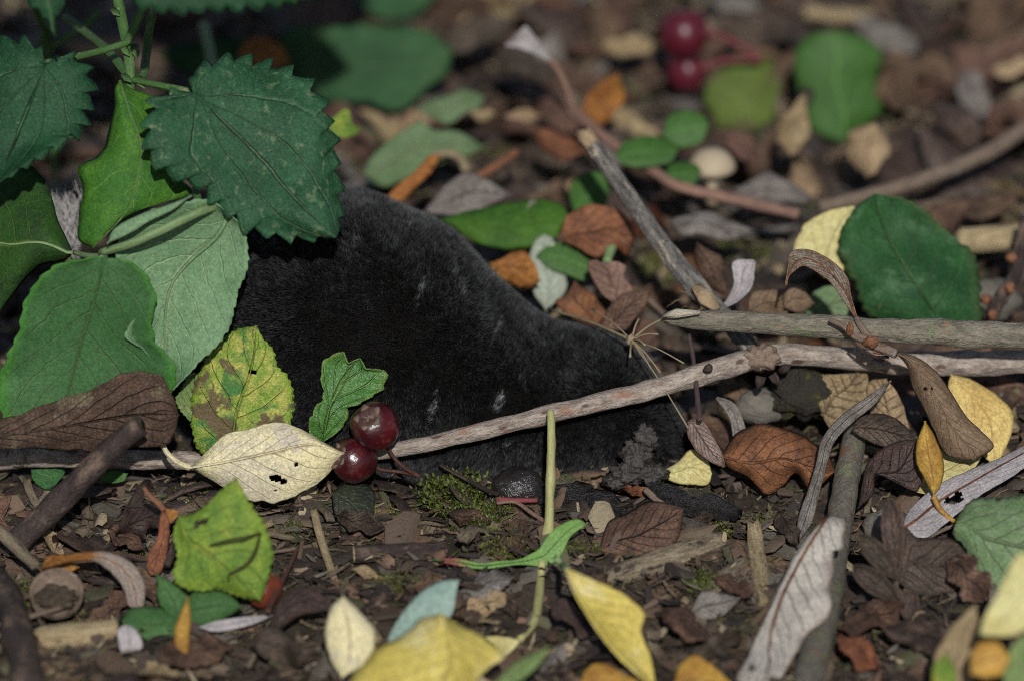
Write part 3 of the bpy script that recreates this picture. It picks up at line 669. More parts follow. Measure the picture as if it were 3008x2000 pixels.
leaf('leaf', None, None, 'W', ((276, 186), (214, 572)), [(262, 205), (262, 250), (246, 310), (226, 358), (178, 386), (192, 440), (186, 500), (180, 552)], [(305, 205), (356, 230), (352, 290), (376, 350), (402, 400), (440, 442), (380, 466), (290, 500)],
     mid=[(300, 260), (326, 335), (316, 420), (290, 490)], mat=LIME, Y=.006, anchor=(214, 572), tilt=58, cup=-.2, wave=.002, rib=.0003, parent=nettle, part='leaf', holes=[((300, 366), 6, 7)], rows=60, ribmat=STEMN)
for pts, r in (([(262, -60, .05), (272, 0, .045), (284, 60, .04), (296, 120, .034), (300, 180, .030), (296, 300, .03), (290, 560, .03), (288, 960, .03)], (12, 15)),
               ([(372, -80, .05), (345, 60, .048), (338, 120, .045), (328, 175, .036), (302, 186, .031)], (11, 10)), ([(328, 20, .035), (308, 66, .034), (294, 98, .034)], (11, 10)),
               ([(150, 40, .075), (205, 82, .06), (250, 120, .045), (298, 178, .031)], (10, 11)), ([(296, 98, .034), (230, 118, .03), (165, 134, .024), (106, 146, .02)], (8, 9)),
               ([(302, 184, .030), (350, 194, .026), (410, 206, .022), (446, 214, .0205)], (8, 9)), ([(230, 30, .1), (190, 64, .1), (110, 110, .1), (95, 75, .1)], (9, 9)), ([(262, -60, .05), (300, -110, .03), (318, -110, .008)], (8, 8)), ([(268, -30, .047), (290, -90, .03), (302, -128, .01)], (8, 8)), ([(60, -40, .09), (98, 60, .095), (112, 118, .1), (140, 700, .1)], (9, 9))):
    stick('stem', None, None, 'W', pts, r, STEMN, parent=nettle, n=22, sides=8)
for (x, y, Y, an) in ((240, -20, .046, 200), (262, 22, .043, -40), (282, 105, .034, 20), (310, 104, .034, 70), (286, 172, .03, -20), (318, 178, .03, 30)):
    a = P('W', (x + 18 * math.cos(rad(an)), y + 10 * math.sin(rad(an)) + 22), Y=Y - .003); b_ = P('W', (x, y), Y=Y)
    V, F, U = tube_geo([b_, b_.lerp(a, .5) + Vector((0, -.0006, 0)), a], [.0008, .0007, .0001], 6, .5); mesh_obj('stipule', V, F, STEMN, nettle, U)
# the nettle goes on above the frame: unseen leaves added here to shade the ground behind
for k, (x, y, Y, L_, az) in enumerate(((200, -150, .03, 310, 15), (40, -160, .035, 320, -20), (700, -150, .055, 300, 10), (520, -160, .05, 280, -15), (120, -330, .03, 420, 20), (520, -420, .06, 420, -10), (330, -520, .03, 380, 60), (-140, -260, .06, 400, 30), (760, -330, .07, 330, -30), (250, -250, .12, 380, 10), (640, -170, .13, 340, 0))):
    ca, sa = math.cos(rad(az)), math.sin(rad(az)); T_ = lambda u_, v_: (x + (u_ * ca - v_ * sa) * L_, y + (u_ * sa + v_ * ca) * L_ * .75)
    leaf('leaf', None, None, 'W', (T_(-.5, 0), T_(.5, 0)), [T_(-.45, -.28), T_(-.2, -.42), (T_(.1, -.36)), T_(.35, -.16)], [T_(-.45, .28), T_(-.2, .42), T_(.1, .36), T_(.35, .16)], mat=NET2, Y=Y, anchor=(x, y), tilt=25, cup=-.15, teeth=12, tamp=20, rows=60, parent=nettle, part='leaf')

# ------------------------------------------------------------------ broad-leaved plant in front of the mole's rump
elder = empty('broad_leaved_plant', P('W', (240, 1000), h=0.0), 'plant with broad pale green leaves shown from below, hanging over the rump of the mole', 'plant')
leaf('leaf', None, None, 'W', ((168, 582), (-90, 520)), [(150, 600), (85, 618), (25, 688), (-20, 740), (-60, 700)], [(162, 568), (134, 508), (116, 440), (66, 386), (10, 400), (-40, 450)], mat=DKG, Y=.012, anchor=(168, 582), tilt=60, roll=-18, cup=-.25, wave=.0018, rib=.0004, parent=elder, part='leaf', ribmat=STALKG, rows=40)
leaf('leaf', None, None, 'W', ((242, 592), (115, 1035)), [(150, 606), (92, 640), (50, 700), (42, 760), (24, 802), (4, 862), (0, 960), (30, 1004)], [(300, 604), (340, 640), (356, 692), (350, 740), (362, 792), (396, 832), (399, 892), (352, 950), (250, 1000)],
     mid=[(218, 690), (188, 790), (158, 898)], mat=UND, Y=-.004, anchor=(115, 1035), tilt=84, roll=-4, cup=.10, wave=.0018, wfreq=45, teeth=16, tamp=9, rows=90, cols=9, rib=.0003, parent=elder, part='leaf', ribmat=UND, ruf=.1)
leaf('leaf', None, None, 'W', ((526, 494), (396, 897)), [(482, 464), (405, 468), (322, 500), (268, 560), (284, 640), (322, 700), (288, 770), (322, 798), (372, 850)], [(564, 528), (573, 605), (562, 660), (546, 702), (521, 760), (496, 800), (452, 842)],
     mid=[(500, 545), (438, 600), (390, 668), (380, 780)], mat=PALE, Y=.001, anchor=(520, 760), tilt=76, roll=4, cup=.12, fold=.1, wave=.0014, wfreq=60, teeth=22, tamp=6, rows=110, cols=9, rib=.0006, parent=elder, part='leaf', ribmat=PALE, ruf=.12)
leaf('leaf', None, None, 'W', ((246, 562), (442, 450)), [(262, 528), (312, 498), (380, 474)], [(292, 542), (342, 512), (402, 482)], mat=PALE, Y=-.001, anchor=(330, 505), tilt=50, cup=-.5, parent=elder, part='folded_leaf_edge')
stick('stalk', None, None, 'W', [(232, 582, .002), (300, 562, -.002), (380, 526, -.003), (450, 492, .001), (498, 474, .006), (540, 455, .014), (575, 430, .02)], (10, 11), STALKG, parent=elder, n=26, sides=10)
stick('stalk', None, None, 'W', [(170, 582, .012), (205, 590, .006), (240, 592, .001)], (5, 9), STALKG, parent=elder, n=12)
stick('stalk', None, None, 'W', [(526, 498, .004), (534, 486, .006), (545, 465, .013)], (8, 9), STALKG, parent=elder, n=10)
stick('stalk', None, None, 'W', [(452, 432, .012), (455, 455, .008), (462, 480, .004), (490, 478, .005)], (9, 9), STEMN, parent=elder, n=10)
stick('stalk', None, None, 'W', [(575, 430, .02), (540, 330, .05), (500, 200, .09), (470, 60, .12)], (11, 13), STALKG, parent=elder, n=18)
tuft = empty('seed_fluff', P('W', (160, 560), Y=.04), 'tuft of grey seed fluff caught between the hanging green leaves', 'seed fluff')
V, F = [], []
for k in range(420):
    a = P('W', (150 + RNG.gauss(0, 16), 600 - RNG.random() * 60), Y=.045 + RNG.gauss(0, .003)); b_ = P('W', (118 + RNG.gauss(0, 26), 470 + RNG.gauss(0, 45)), Y=.05 + RNG.gauss(0, .006)); i = len(V); w_ = Vector((.00007, 0, 0)); m_ = a.lerp(b_, .5) + Vector((RNG.gauss(0, .002), 0, RNG.gauss(0, .002)))
    V += [a - w_, a + w_, m_ - w_, m_ + w_, b_]; F += [(i, i + 1, i + 3, i + 2), (i + 2, i + 3, i + 4)]
s = N('fluff'); s.finish(rgb(150, 144, 140), .8, .2); fo = mesh_obj('hairs', V, F, s.m, tuft); fo['kind'] = 'stuff'
V, F, U = tube_geo([P('W', (160, 610), Y=.045), P('W', (140, 540), Y=.046), P('W', (128, 490), Y=.048)], [.0006, .0009, .0003], 6); mesh_obj('stalk', V, F, STRAW, tuft, U)
# ------------------------------------------------------------------ leaves, berries and sticks in front of the mole
leaf('dead_leaf', 'broad dark brown dead leaf lying under the hanging green leaves', 'leaf', 'D', ((-220, 1480), (1236, 1290)), [(-200, 1390), (0, 1320), (350, 1220), (600, 1108), (900, 1004), (1050, 1030), (1170, 1120)],
     [(-200, 1525), (0, 1530), (400, 1532), (800, 1530), (1100, 1500), (1190, 1430)], mid=[(0, 1440), (400, 1385), (900, 1300)], mat=BLM, Y=-.012, anchor=(400, 1530), tilt=74, cup=-.12, wave=.0024, wfreq=90, rib=.0003, rows=60, cols=9, ruf=.3, jit=.10)
stick('broken_stick', 'dark brown broken stick leaning across the thin twig beside brown leaf', 'stick', 'W', [(322, 978, -.018), (260, 1030, -.018), (180, 1110, -.019), (100, 1190, -.020), (36, 1248, -.022)], (25, 28, 31, 30), DKST, sides=12, jag=.25)
leaf('yellowing_leaf', 'yellow and green mottled leaf with brown blotches upright against the mole', 'leaf', 'D', ((1590, 1565), (1772, 680)), [(1400, 1565), (1330, 1500), (1322, 1300), (1345, 1100), (1378, 970), (1430, 860), (1520, 772), (1650, 700)],
     [(1800, 1545), (1960, 1450), (2036, 1300), (2034, 1170), (1992, 1030), (1922, 960), (1890, 850), (1822, 772)], mid=[(1640, 1260), (1740, 960)], mat=MOT, Y=-.001, anchor=(1590, 1550), tilt=76, roll=-6, cup=-.18, wave=.0012, teeth=24, tamp=8, round_t=True, rows=130, cols=9, rib=.00022, ruf=.1, holes=[((1750, 998), 13, 13)])
leaf('dead_leaf', 'small olive grey leaf edge behind the mottled yellow and green leaf', 'leaf', 'D', ((1310, 1340), (1340, 1000)), [(1225, 1240), (1215, 1170), (1260, 1090), (1300, 1020)], [(1420, 1320), (1450, 1200), (1400, 1060)], mat=OLV, Y=.002, anchor=(1310, 1340), tilt=70, teeth=12, tamp=6, round_t=True, rows=60)
leaf('dead_leaf', 'smooth cream yellow leaf with two small holes lying across the thin twig', 'leaf', 'W', ((438, 1076), (797, 1045)), [(478, 1036), (520, 1002), (572, 988), (640, 971), (692, 985), (742, 1015)], [(480, 1102), (530, 1132), (590, 1156), (650, 1157), (712, 1130), (757, 1090)],
     mid=[(520, 1063), (620, 1042), (715, 1022)], mat=CRM, Y=-.013, anchor=(620, 1155), tilt=66, cup=-.35, wave=.0008, rows=130, cols=26, rib=.0003, stalk=[(412, 1066), (388, 1046), (374, 1024)], stalk_r=(8, 6), holes=[((634, 1100), 15, 8), ((652, 1108), 8, 8), ((682, 1070), 5, 5), ((634, 1128), 3, 3)])
leaf('hawthorn_leaf', 'glossy green lobed leaf standing beside two dark red berries', 'leaf', 'J', ((548, 1245), (716, 868)), [(482, 1205), (500, 1112), (546, 1056), (549, 1048), (541, 940), (562, 868), (632, 838), (640, 840), (660, 892), (664, 892)], [(604, 1210), (652, 1150), (656, 1100), (662, 1096), (760, 1045), (822, 1006), (838, 936), (840, 926), (830, 924), (748, 918), (742, 914)],
     mid=[(570, 1110), (612, 1012), (680, 900)], mat=GLO, Y=-.003, anchor=(548, 1240), tilt=70, roll=10, cup=.2, wave=.0016, wfreq=120, rows=90, cols=9, rib=.00025, ruf=.3, teeth=9, tamp=7)
haw('haw_berry', 'dark red haw berry with a dry crown, resting on the thin twig', 'W', (863, 982), 57, -.006, stalk=[(905, 1050, -.003), (930, 1075, -.004), (962, 1094, -.006)], crown=(-.28, -.55, .78))
haw('haw_berry', 'dark red haw berry on the soil, half under the tip of a cream leaf', 'W', (815, 1058), 53, -.0065, stalk=[(875, 1080, -.004), (920, 1086, -.003), (966, 1096, -.006)], crown=(-.75, -.45, .45))
twig, q, rr = stick('twig', 'long pale brown twig running in front of the mole, thickened at a knot', 'twig', 'W', [(-60, 1062, .007), (0, 1060, .007), (110, 1052, .006), (400, 1060, .004), (640, 1060, .001), (900, 1037, .000), (1090, 996, .001), (1280, 950, .003), (1500, 896, .009), (1690, 838, .016), (1745, 822, .018), (1810, 816, .019), (1950, 824, .021), (2100, 836, .022), (2420, 832, .026)],
      (24, 24, 22, 22, 20, 17, 18, 21, 22, 24, 26, 25, 27, 30, 28), TWG, n=150, sides=16, rnoise=.12)
kn = P('W', (1752, 824), Y=.0165); V, F, U = lump_geo(kn, .0036, .0023, .0024, 4.2, 24, 18, .30, 2.6); mesh_obj('knot', V, F, TWG5, twig, U)
kn = P('W', (42, 1050), Y=.006); V, F, U = lump_geo(kn, .0024, .0023, .0024, 8.2, 14, 10, .2, 2.2); mesh_obj('knot', V, F, TWG, twig, U)
for (x, y, Y, dx, dy) in ((1628, 846, .011, 10, 8), (1778, 862, .0155, 16, 24), (1800, 852, .0155, 20, -12), (1752, 866, .0145, -6, 30)):
    a = P('W', (x, y), Y=Y); b_ = P('W', (x + dx, y + dy), Y=Y - .001); V, F, U = tube_geo([a, a.lerp(b_, .5), b_], [.0011, .0010, .0002], 7, .8); mesh_obj('bud', V, F, DKST, twig, U)
grey, q, rr = stick('broken_stick', 'grey green stick with a white broken end lying over the knotty twig', 'stick', 'W', [(1534, 733, .017), (1580, 737, .017), (1640, 738, .017), (1750, 744, .016), (1900, 752, .015), (2040, 762, .0145), (2160, 764, .014), (2240, 770, .014), (2420, 776, .013)], (14, 24, 25, 26, 28, 27, 29, 33, 30, 30), TWG2, n=70, sides=14, jag=.5, rnoise=.09)
a = q[0]; V, F, U = tube_geo([P('W', (1528, 728), Y=.0155), P('W', (1560, 722), Y=.0145), P('W', (1612, 720), Y=.0142)], [.0006, .0011, .0004], 7, .8, .3, .5); mesh_obj('broken_end', V, F, WHITEW, grey, U)
diag, q, rr = stick('broken_stick', 'stick with flaking black bark slanting down to meet the knotty twig', 'stick', 'W', [(1348, 313, .062), (1402, 388, .056), (1480, 500, .048), (1560, 610, .039), (1622, 684, .034), (1680, 745, .030), (1735, 812, .0265)], (19, 20, 21, 22, 27, 22, 20), TWG3, n=60, sides=14, jag=.2, rnoise=.08, cut=CUT)
V, F, U = tube_geo([P('W', (1600, 660), Y=.0325), P('W', (1625, 690), Y=.031), P('W', (1652, 716), Y=.0295)], [.0012, .0019, .0008], 9, .8, .25, .6); mesh_obj('bare_wood', V, F, CUT, diag, U)
for k in range(9):
    a = P('W', (1610 + RNG.gauss(0, 25), 690 + RNG.gauss(0, 14)), Y=.031); b_ = a + Vector((RNG.gauss(0, .002), -.001, RNG.gauss(-.001, .002))); V, F, U = tube_geo([a, a.lerp(b_, .5) + Vector((0, 0, .0004)), b_], [.00012, .0001, .00005], 4); mesh_obj('fibre', V, F, CUT, diag, U)
stick('stalk', 'yellow green leaf stalk standing upright in front of the long twig', 'stalk', 'W', [(1268, 946, -.004), (1269, 1010, -.009), (1268, 1080, -.014), (1266, 1160, -.019), (1262, 1235, -.0245)], (9, 10, 10, 12, 10, 11, 13), YST, n=60, sides=10, rnoise=.2)
stick('stalk', 'pale green leaf stalk bent at its foot under twisted leaf', 'stalk', 'W', [(1248, 1290, -.030), (1245, 1330, -.032), (1240, 1380, -.034), (1230, 1430, -.037), (1196, 1472, -.0395)], (9, 11, 11, 9), YST, n=30)
leaf('fallen_leaf', 'twisted green leaf with a red pointed tip lying under the upright stalk', 'leaf', 'H', ((628, 728), (1702, 488)), [(800, 714), (960, 748), (1100, 734), (1240, 722), (1370, 650), (1430, 560), (1530, 480), (1640, 444)], [(820, 772), (980, 792), (1150, 772), (1250, 762), (1420, 772), (1510, 712), (1562, 622), (1600, 556)], mat=GRED, Y=-.031, anchor=(1300, 760), tilt=55, cup=-.3, wave=.001, rows=60, rib=.0002, ribmat=MG2)
leaf('fallen_leaf', 'long narrow yellow leaf with dark dots, hanging by a stalk from twisted leaf', 'leaf', 'H', ((1566, 796), (2170, 1610)), [(1618, 950), (1700, 1092), (1800, 1252), (1900, 1372), (2020, 1492)], [(1700, 846), (1850, 916), (1990, 986), (2084, 1066), (2100, 1130), (2072, 1210), (2094, 1292), (2146, 1420)], mid=[(1680, 1000), (1850, 1180), (2020, 1380)], mat=YEL, Y=-.052, anchor=(2170, 1600), tilt=52, roll=14, cup=.25, fold=.1, wave=.0012, rows=50, rib=.0003, stalk=[(1530, 760), (1490, 712)], stalk_r=(7, 7), spt=STALKG)
leaf('fallen_leaf', 'large folded bright yellow leaf lying beside the cream leaf on the soil', 'leaf', 'H', ((690, 1098), (480, 1850)), [(560, 1130), (480, 1200), (380, 1280), (250, 1350), (180, 1430), (110, 1520), (60, 1620), (100, 1760)], [(760, 1130), (850, 1190), (950, 1230), (1050, 1300), (1136, 1384), (1110, 1424), (980, 1530), (900, 1680)], mid=[(740, 1250), (770, 1420), (700, 1600)], mat=YEL, h=.006, tilt=40, fold=-.45, wave=.0012, rows=50, rib=.0003)
leaf('fallen_leaf', 'yellow leaf base folded under the large bright yellow leaf', 'leaf', 'H', ((1000, 1262), (1240, 1290)), [(1060, 1256), (1150, 1262)], [(1060, 1310), (1130, 1390), (1200, 1340)], mat=PYE, Y=-.052, anchor=(1130, 1390), tilt=40)
leaf('dead_leaf', 'smooth oval cream leaf standing on edge beside large bright yellow leaf', 'leaf', 'W', ((790, 1370), (786, 1562)), [(760, 1400), (748, 1450), (758, 1515)], [(832, 1410), (862, 1460), (852, 1522)], mat=CRM, h=.004, tilt=50, roll=-12, cup=-.3)
leaf('willow_leaf', 'blue grey narrow leaf behind the large bright yellow leaf', 'leaf', 'H', ((300, 1345), (824, 862)), [(380, 1160), (480, 1030), (580, 930), (700, 874)], [(460, 1310), (650, 1205), (770, 1110), (802, 960)], mat=BLG, h=.005, tilt=40, roll=-8, cup=-.12, rib=.0002)
leaf('willow_leaf', 'narrow grey green leaf lying near the foot of large yellow leaf', 'leaf', 'H', ((1030, 1610), (1446, 1316)), [(1200, 1450), (1330, 1376)], [(1220, 1575), (1390, 1430)], mat=OLV, h=.012, tilt=35, cup=-.2)
# right foreground
lich, q, rr = stick('lichened_stick', 'thick lichen spotted stick under the large pinkish grey leaf', 'stick', 'W', [(1972, 985, .012), (1955, 1070, .001), (1942, 1150, -.009), (1925, 1250, -.019), (1908, 1370, -.031), (1880, 1490, -.044), (1850, 1610, -.056)], (26, 30, 31, 33, 34, 36, 38), LICH, n=50, sides=14)
leaf('dead_leaf', 'large pinkish grey dead leaf with rust veins lying over a lichened stick', 'leaf', 'I', ((1010, 425), (520, 1640)), [(940, 490), (842, 600), (762, 720), (702, 850), (650, 960), (600, 1080), (540, 1200), (460, 1380), (388, 1540)], [(1110, 428), (1138, 490), (1112, 560), (1100, 648), (1045, 672), (1042, 800), (1012, 900), (1034, 1020), (1002, 1120), (870, 1230), (780, 1370), (690, 1530)],
     mid=[(870, 640), (765, 830), (690, 980), (634, 1150), (606, 1300), (600, 1480)], mat=PNK, Y=-.063, anchor=(520, 1640), tilt=14, roll=-4, cup=-.28, fold=.12, wave=.0016, wfreq=60, rows=80, cols=10, rib=.00035, ruf=.2, ribmat=RUS)
stick('stalk', 'long brown leaf stalk lying along edge of the large pinkish grey leaf', 'stalk', 'I', [(700, 870, -.026), (580, 1070, -.040), (400, 1260, -.053), (210, 1450, -.066), (110, 1590, -.075)], (6, 8, 9, 11), barkmat('brown_stalk', rgb(120, 94, 66), rgb(84, 64, 46), bump=.5, streak=5))
leaf('willow_leaf', 'thin twisted brown leaf curving from below the twig to a lichened stick', 'leaf', 'W', ((2052, 876), (1842, 1244)), [(2000, 910), (1932, 960), (1892, 1010), (1878, 1070), (1856, 1140), (1836, 1200)], [(2018, 928), (1956, 978), (1920, 1020), (1902, 1080), (1886, 1140), (1870, 1200)], mat=GRY, Y=-.016, anchor=(1842, 1240), tilt=35, cup=-.5, wave=.0016, rows=50)
leaf('dead_leaf', 'russet brown leaf with a dark midrib beside the mole head', 'leaf', 'W', ((1660, 1050), (1926, 1084)), [(1700, 992), (1760, 978), (1842, 1000), (1902, 1040)], [(1682, 1080), (1722, 1100), (1762, 1138), (1800, 1120), (1835, 1092), (1870, 1134)], mid=[(1730, 1066), (1800, 1056), (1860, 1070)], mat=RUS, Y=.001, anchor=(1760, 1135), tilt=32, cup=-.4, wave=.0018, wfreq=90, rows=50, rib=.0003)
leaf('dead_leaf', 'small pinkish leaf with a russet edge touching the mole snout', 'leaf', 'W', ((1588, 968), (1668, 1074)), [(1584, 1000), (1602, 1032), (1630, 1058)], [(1618, 968), (1642, 1004), (1662, 1044)], mat=leafmat('dusky_pink', rgb(142, 118, 108), rgb(112, 92, 84), rgb(84, 62, 52), 9, .9, .6, mott=260, vary=0, bump=.9, transl=.03, edge=(rgb(96, 62, 44), .8)), Y=.001, anchor=(1640, 1060), tilt=55, cup=.3)
leaf('fallen_leaf', 'pale yellow leaf half under the mole snout', 'leaf', 'W', ((1512, 1092), (1640, 1090)), [(1560, 1062), (1592, 1034), (1628, 1056)], [(1545, 1108), (1590, 1116), (1630, 1114)], mat=PYE, Y=.0015, anchor=(1590, 1114), tilt=45, cup=-.2)
leaf('fallen_leaf', 'yellow leaf with brown specks lying under the rolled brown leaf', 'leaf', 'F', ((1856, 1008), (2160, 1640)), [(1838, 1070), (1852, 1150), (1900, 1240), (1940, 1340), (1990, 1450), (2060, 1560)], [(1920, 1020), (2010, 1045), (2120, 1110), (2222, 1184), (2284, 1266), (2274, 1400), (2224, 1540)], mat=YSP, Y=.004, anchor=(2160, 1640), tilt=42, roll=6, cup=-.12, wave=.001, rows=40, rib=.0002)
leaf('dead_leaf', 'rolled brown leaf hanging down from the twigs over a speckled yellow leaf', 'leaf', 'F', ((1480, 868), (2010, 1604)), [(1556, 960), (1590, 1100), (1668, 1250), (1730, 1400), (1806, 1536), (1900, 1590)], [(1570, 872), (1690, 934), (1802, 1050), (1890, 1180), (1962, 1300), (2072, 1400), (2152, 1512)], mat=ROL, Y=-.006, anchor=(2010, 1600), tilt=58, roll=-8, cup=-.75, wave=.001, rows=50, cols=9, rib=.00025, holes=[((1690, 1108), 46, 7)], stalk=[(1420, 838), (1370, 815)], stalk_r=(10, 9))
leaf('fallen_leaf', 'small yellow brown spotted leaf on a curved stalk beside silver grey leaf', 'leaf', 'W', ((2150, 1142), (2130, 968)), [(2126, 1100), (2108, 1058), (2112, 1012)], [(2166, 1116), (2174, 1062), (2152, 1002)], mat=YBR, Y=-.014, anchor=(2150, 1140), tilt=60, cup=-.5, stalk=[(2162, 1168), (2186, 1192), (2208, 1204)], stalk_r=(7, 5), rows=30)
leaf('fallen_leaf', 'pale yellow leaf lying beneath the small yellow brown spotted leaf', 'leaf', 'W', ((2110, 1130), (2262, 1050)), [(2130, 1060), (2180, 1030), (2230, 1020)], [(2160, 1140), (2220, 1110)], mat=PYE, Y=-.006, anchor=(2160, 1138), tilt=25)
leaf('willow_leaf', 'long silver grey leaf with a torn hole near the pale green leaf', 'leaf', 'I', ((1512, 520), (2600, -130)), [(1560, 400), (1652, 298), (1800, 188), (2000, 98), (2200, 18), (2420, -90)], [(1640, 572), (1742, 540), (1872, 420), (2000, 322), (2150, 230), (2400, 60)], mid=[(1620, 450), (1770, 325), (2000, 190), (2300, 20)], mat=SIL, Y=-.022, anchor=(1640, 570), tilt=14, roll=-4, cup=-.2, wave=.001, rows=80, cols=12, rib=.0003, ribmat=RUS, holes=[((1880, 310), 62, 26), ((1905, 275), 30, 22), ((1840, 325), 30, 12)])
leaf('fallen_leaf', 'pale dusty green broad leaf with a brown spot near the silver grey leaf', 'leaf', 'I', ((1890, 480), (2720, 700)), [(1868, 560), (1946, 640), (1986, 760), (2012, 860), (2200, 970), (2450, 950)], [(1920, 400), (2000, 310), (2150, 296), (2359, 272), (2550, 360)], mat=GRN2, Y=-.028, anchor=(2100, 950), tilt=45, cup=-.15, wave=.0016, teeth=18, tamp=8, rows=90, rib=.0003)
leaf('dead_leaf', 'dark brown pitted leaf behind an open brown husk', 'leaf', 'I', ((1470, 860), (2010, 780)), [(1490, 640), (1540, 500), (1640, 572), (1850, 570), (1970, 690)], [(1560, 930), (1700, 970), (1900, 935), (1990, 850)], mat=DBR, Y=-.036, anchor=(1700, 965), tilt=45, cup=-.2, wave=.0016, rows=40, rib=.0003)
husk = empty('seed_husk', P('I', (1530, 900), h=.003), 'open brown seed husk with pointed scales in front of pitted leaf', 'seed husk')
for (b_, t_, w_, Yb) in (((1480, 820), (1440, 300), 75, -.041), ((1480, 850), (1236, 548), 72, -.043), ((1500, 1010), (1186, 764), 78, -.046), ((1550, 1130), (1590, 930), 66, -.05), ((1470, 830), (1500, 320), 40, -.040)):
    d = np.array(t_, float) - np.array(b_); L_ = np.linalg.norm(d); n_ = np.array([-d[1], d[0]]) / L_; at_ = lambda u_, v_: tuple(np.array(b_) + d * u_ + n_ * v_ * w_)
    leaf('scale', None, None, 'I', (b_, t_), [at_(.2, -.6), at_(.55, -1), at_(.85, -.7)], [at_(.2, .6), at_(.55, 1), at_(.85, .6)], mat=DBR if w_ > 50 else BRN, Y=Yb, anchor=b_, tilt=58, cup=.6, parent=husk, part='scale', rows=20, cols=4)
leaf('dead_leaf', 'beige grey leaf leaning up beside the blurred yellow oval leaf', 'leaf', 'I', ((1720, 1600), (2030, 1020)), [(1740, 1400), (1820, 1240), (1930, 1110)], [(1990, 1600), (2020, 1400), (2050, 1180)], mat=TAN, h=.012, tilt=50, cup=-.15)
leaf('fallen_leaf', 'pale yellow leaf tip standing above the yellow oval leaf', 'leaf', 'I', ((2060, 1240), (2500, 760)), [(2090, 1120), (2180, 960), (2320, 690)], [(2300, 1240), (2450, 1100)], mat=PYE, h=.030, tilt=55)
leaf('fallen_leaf', 'small yellow oval leaf standing in front of the beige grey leaf', 'leaf', 'I', ((1990, 1510), (2270, 1400)), [(1990, 1380), (2050, 1290), (2180, 1290)], [(2080, 1535), (2200, 1520)], mat=YBR, h=.022, tilt=60, cup=-.3)
leaf('fallen_leaf', 'narrow yellow green leaf standing beside the yellow oval leaf', 'leaf', 'I', ((1790, 1640), (1820, 1365)), [(1730, 1560), (1745, 1440)], [(1890, 1560), (1870, 1440)], mat=YGR, h=.016, tilt=60, cup=-.2)
leaf('fallen_leaf', 'pale olive leaf lying under the pale yellow leaf tip', 'leaf', 'I', ((2220, 1600), (2480, 1240)), [(2230, 1420), (2330, 1260)], [(2400, 1600), (2480, 1450)], mat=OLV, h=.02, tilt=50)
leaf('fallen_leaf', 'golden yellow leaf under the stalk of the large pinkish grey leaf', 'leaf', 'I', ((-60, 1600), (380, 1600)), [(0, 1430), (110, 1370), (260, 1480)], [(60, 1700), (260, 1700)], mat=YBR, h=.003, tilt=20, cup=-.1)
leaf('fallen_leaf', 'golden brown leaf lying near the tip of the dotted yellow leaf', 'leaf', 'H', ((1640, 1600), (2060, 1560)), [(1700, 1480), (1800, 1430), (1960, 1510)], [(1800, 1680), (2000, 1660)], mat=YBR, h=.003, tilt=25, cup=-.2)
# left foreground
leaf('fallen_leaf', 'bright yellow green toothed leaf with a hole, leaning on a dark stub', 'leaf', 'G', ((1240, 430), (1802, 1018)), [(1196, 550), (1222, 700), (1200, 850), (1312, 952), (1500, 942), (1650, 988)], [(1340, 400), (1440, 330), (1540, 240), (1612, 193), (1692, 270), (1792, 430), (1862, 580), (1888, 720), (1852, 870)],
     mid=[(1300, 580), (1420, 680), (1580, 810)], mat=YGR, Y=-.049, anchor=(1650, 985), tilt=62, roll=-4, cup=-.12, wave=.0015, teeth=22, tamp=8, round_t=True, rows=120, cols=10, rib=.00025, ruf=.1, holes=[((1390, 468), 48, 20), ((1370, 485), 30, 14)])
YGP = tuple(v.copy() for v in PLANE)
stick('moss_strand', 'thin dark moss strand lying across the bright yellow green leaf', 'moss', 'G', [(1450, 632, -.0315), (1600, 600, -.0305), (1720, 568, -.03), (1810, 540, -.0295)], (3, 5, 5, 2), barkmat('moss_strand', rgb(72, 76, 30), rgb(48, 52, 22), bump=1.0, streak=3), n=40, rnoise=.6, plane=YGP)
stick('moss_strand', 'thin dark moss strand hanging down across the bright yellow green leaf', 'moss', 'G', [(1800, 545, -.0295), (1760, 680, -.0315), (1680, 780, -.0335), (1590, 830, -.0345), (1580, 880, -.035)], (2, 4, 4, 2), barkmat('moss_strand', None, None), n=40, rnoise=.6, plane=YGP)
leaf('dead_leaf', 'narrow rusty brown leaf hanging beside bright yellow green leaf', 'leaf', 'G', ((1135, 385), (1040, 835)), [(1105, 420), (1090, 560), (1030, 680), (1010, 780)], [(1172, 460), (1164, 620), (1140, 760), (1100, 830)], mat=RUS, Y=-.034, anchor=(1040, 835), tilt=60, cup=-.4, stalk=[(1100, 345), (1030, 280), (992, 226)], stalk_r=(7, 5), spt=BUDM)
leaf('fallen_leaf', 'small orange leaf base beside the rusty brown leaf', 'leaf', 'G', ((1130, 375), (1242, 402)), [(1170, 378), (1210, 385)], [(1160, 440), (1180, 470), (1215, 440)], mat=ORG, Y=-.026, anchor=(1180, 465), tilt=60)
stick('stub', 'short dark stub standing beside bright yellow green leaf', 'stick', 'G', [(1248, 468, -.028), (1225, 560, -.031), (1180, 700, -.036), (1150, 770, -.038)], (7, 9, 9), DKST)
leaf('dead_leaf', 'arched leaf, orange at one end and grey at the other, over a round seed shell', 'leaf', 'G', ((282, 800), (955, 1080)), [(330, 702), (470, 690), (600, 672), (760, 674), (900, 738), (985, 850), (1004, 960), (992, 1060)], [(420, 760), (520, 740), (640, 740), (720, 775), (800, 850), (862, 950), (885, 1040)], mat=ORGG, Y=-.033, anchor=(955, 1080), tilt=55, cup=-.5, wave=.0008, rows=50, rib=.0002)
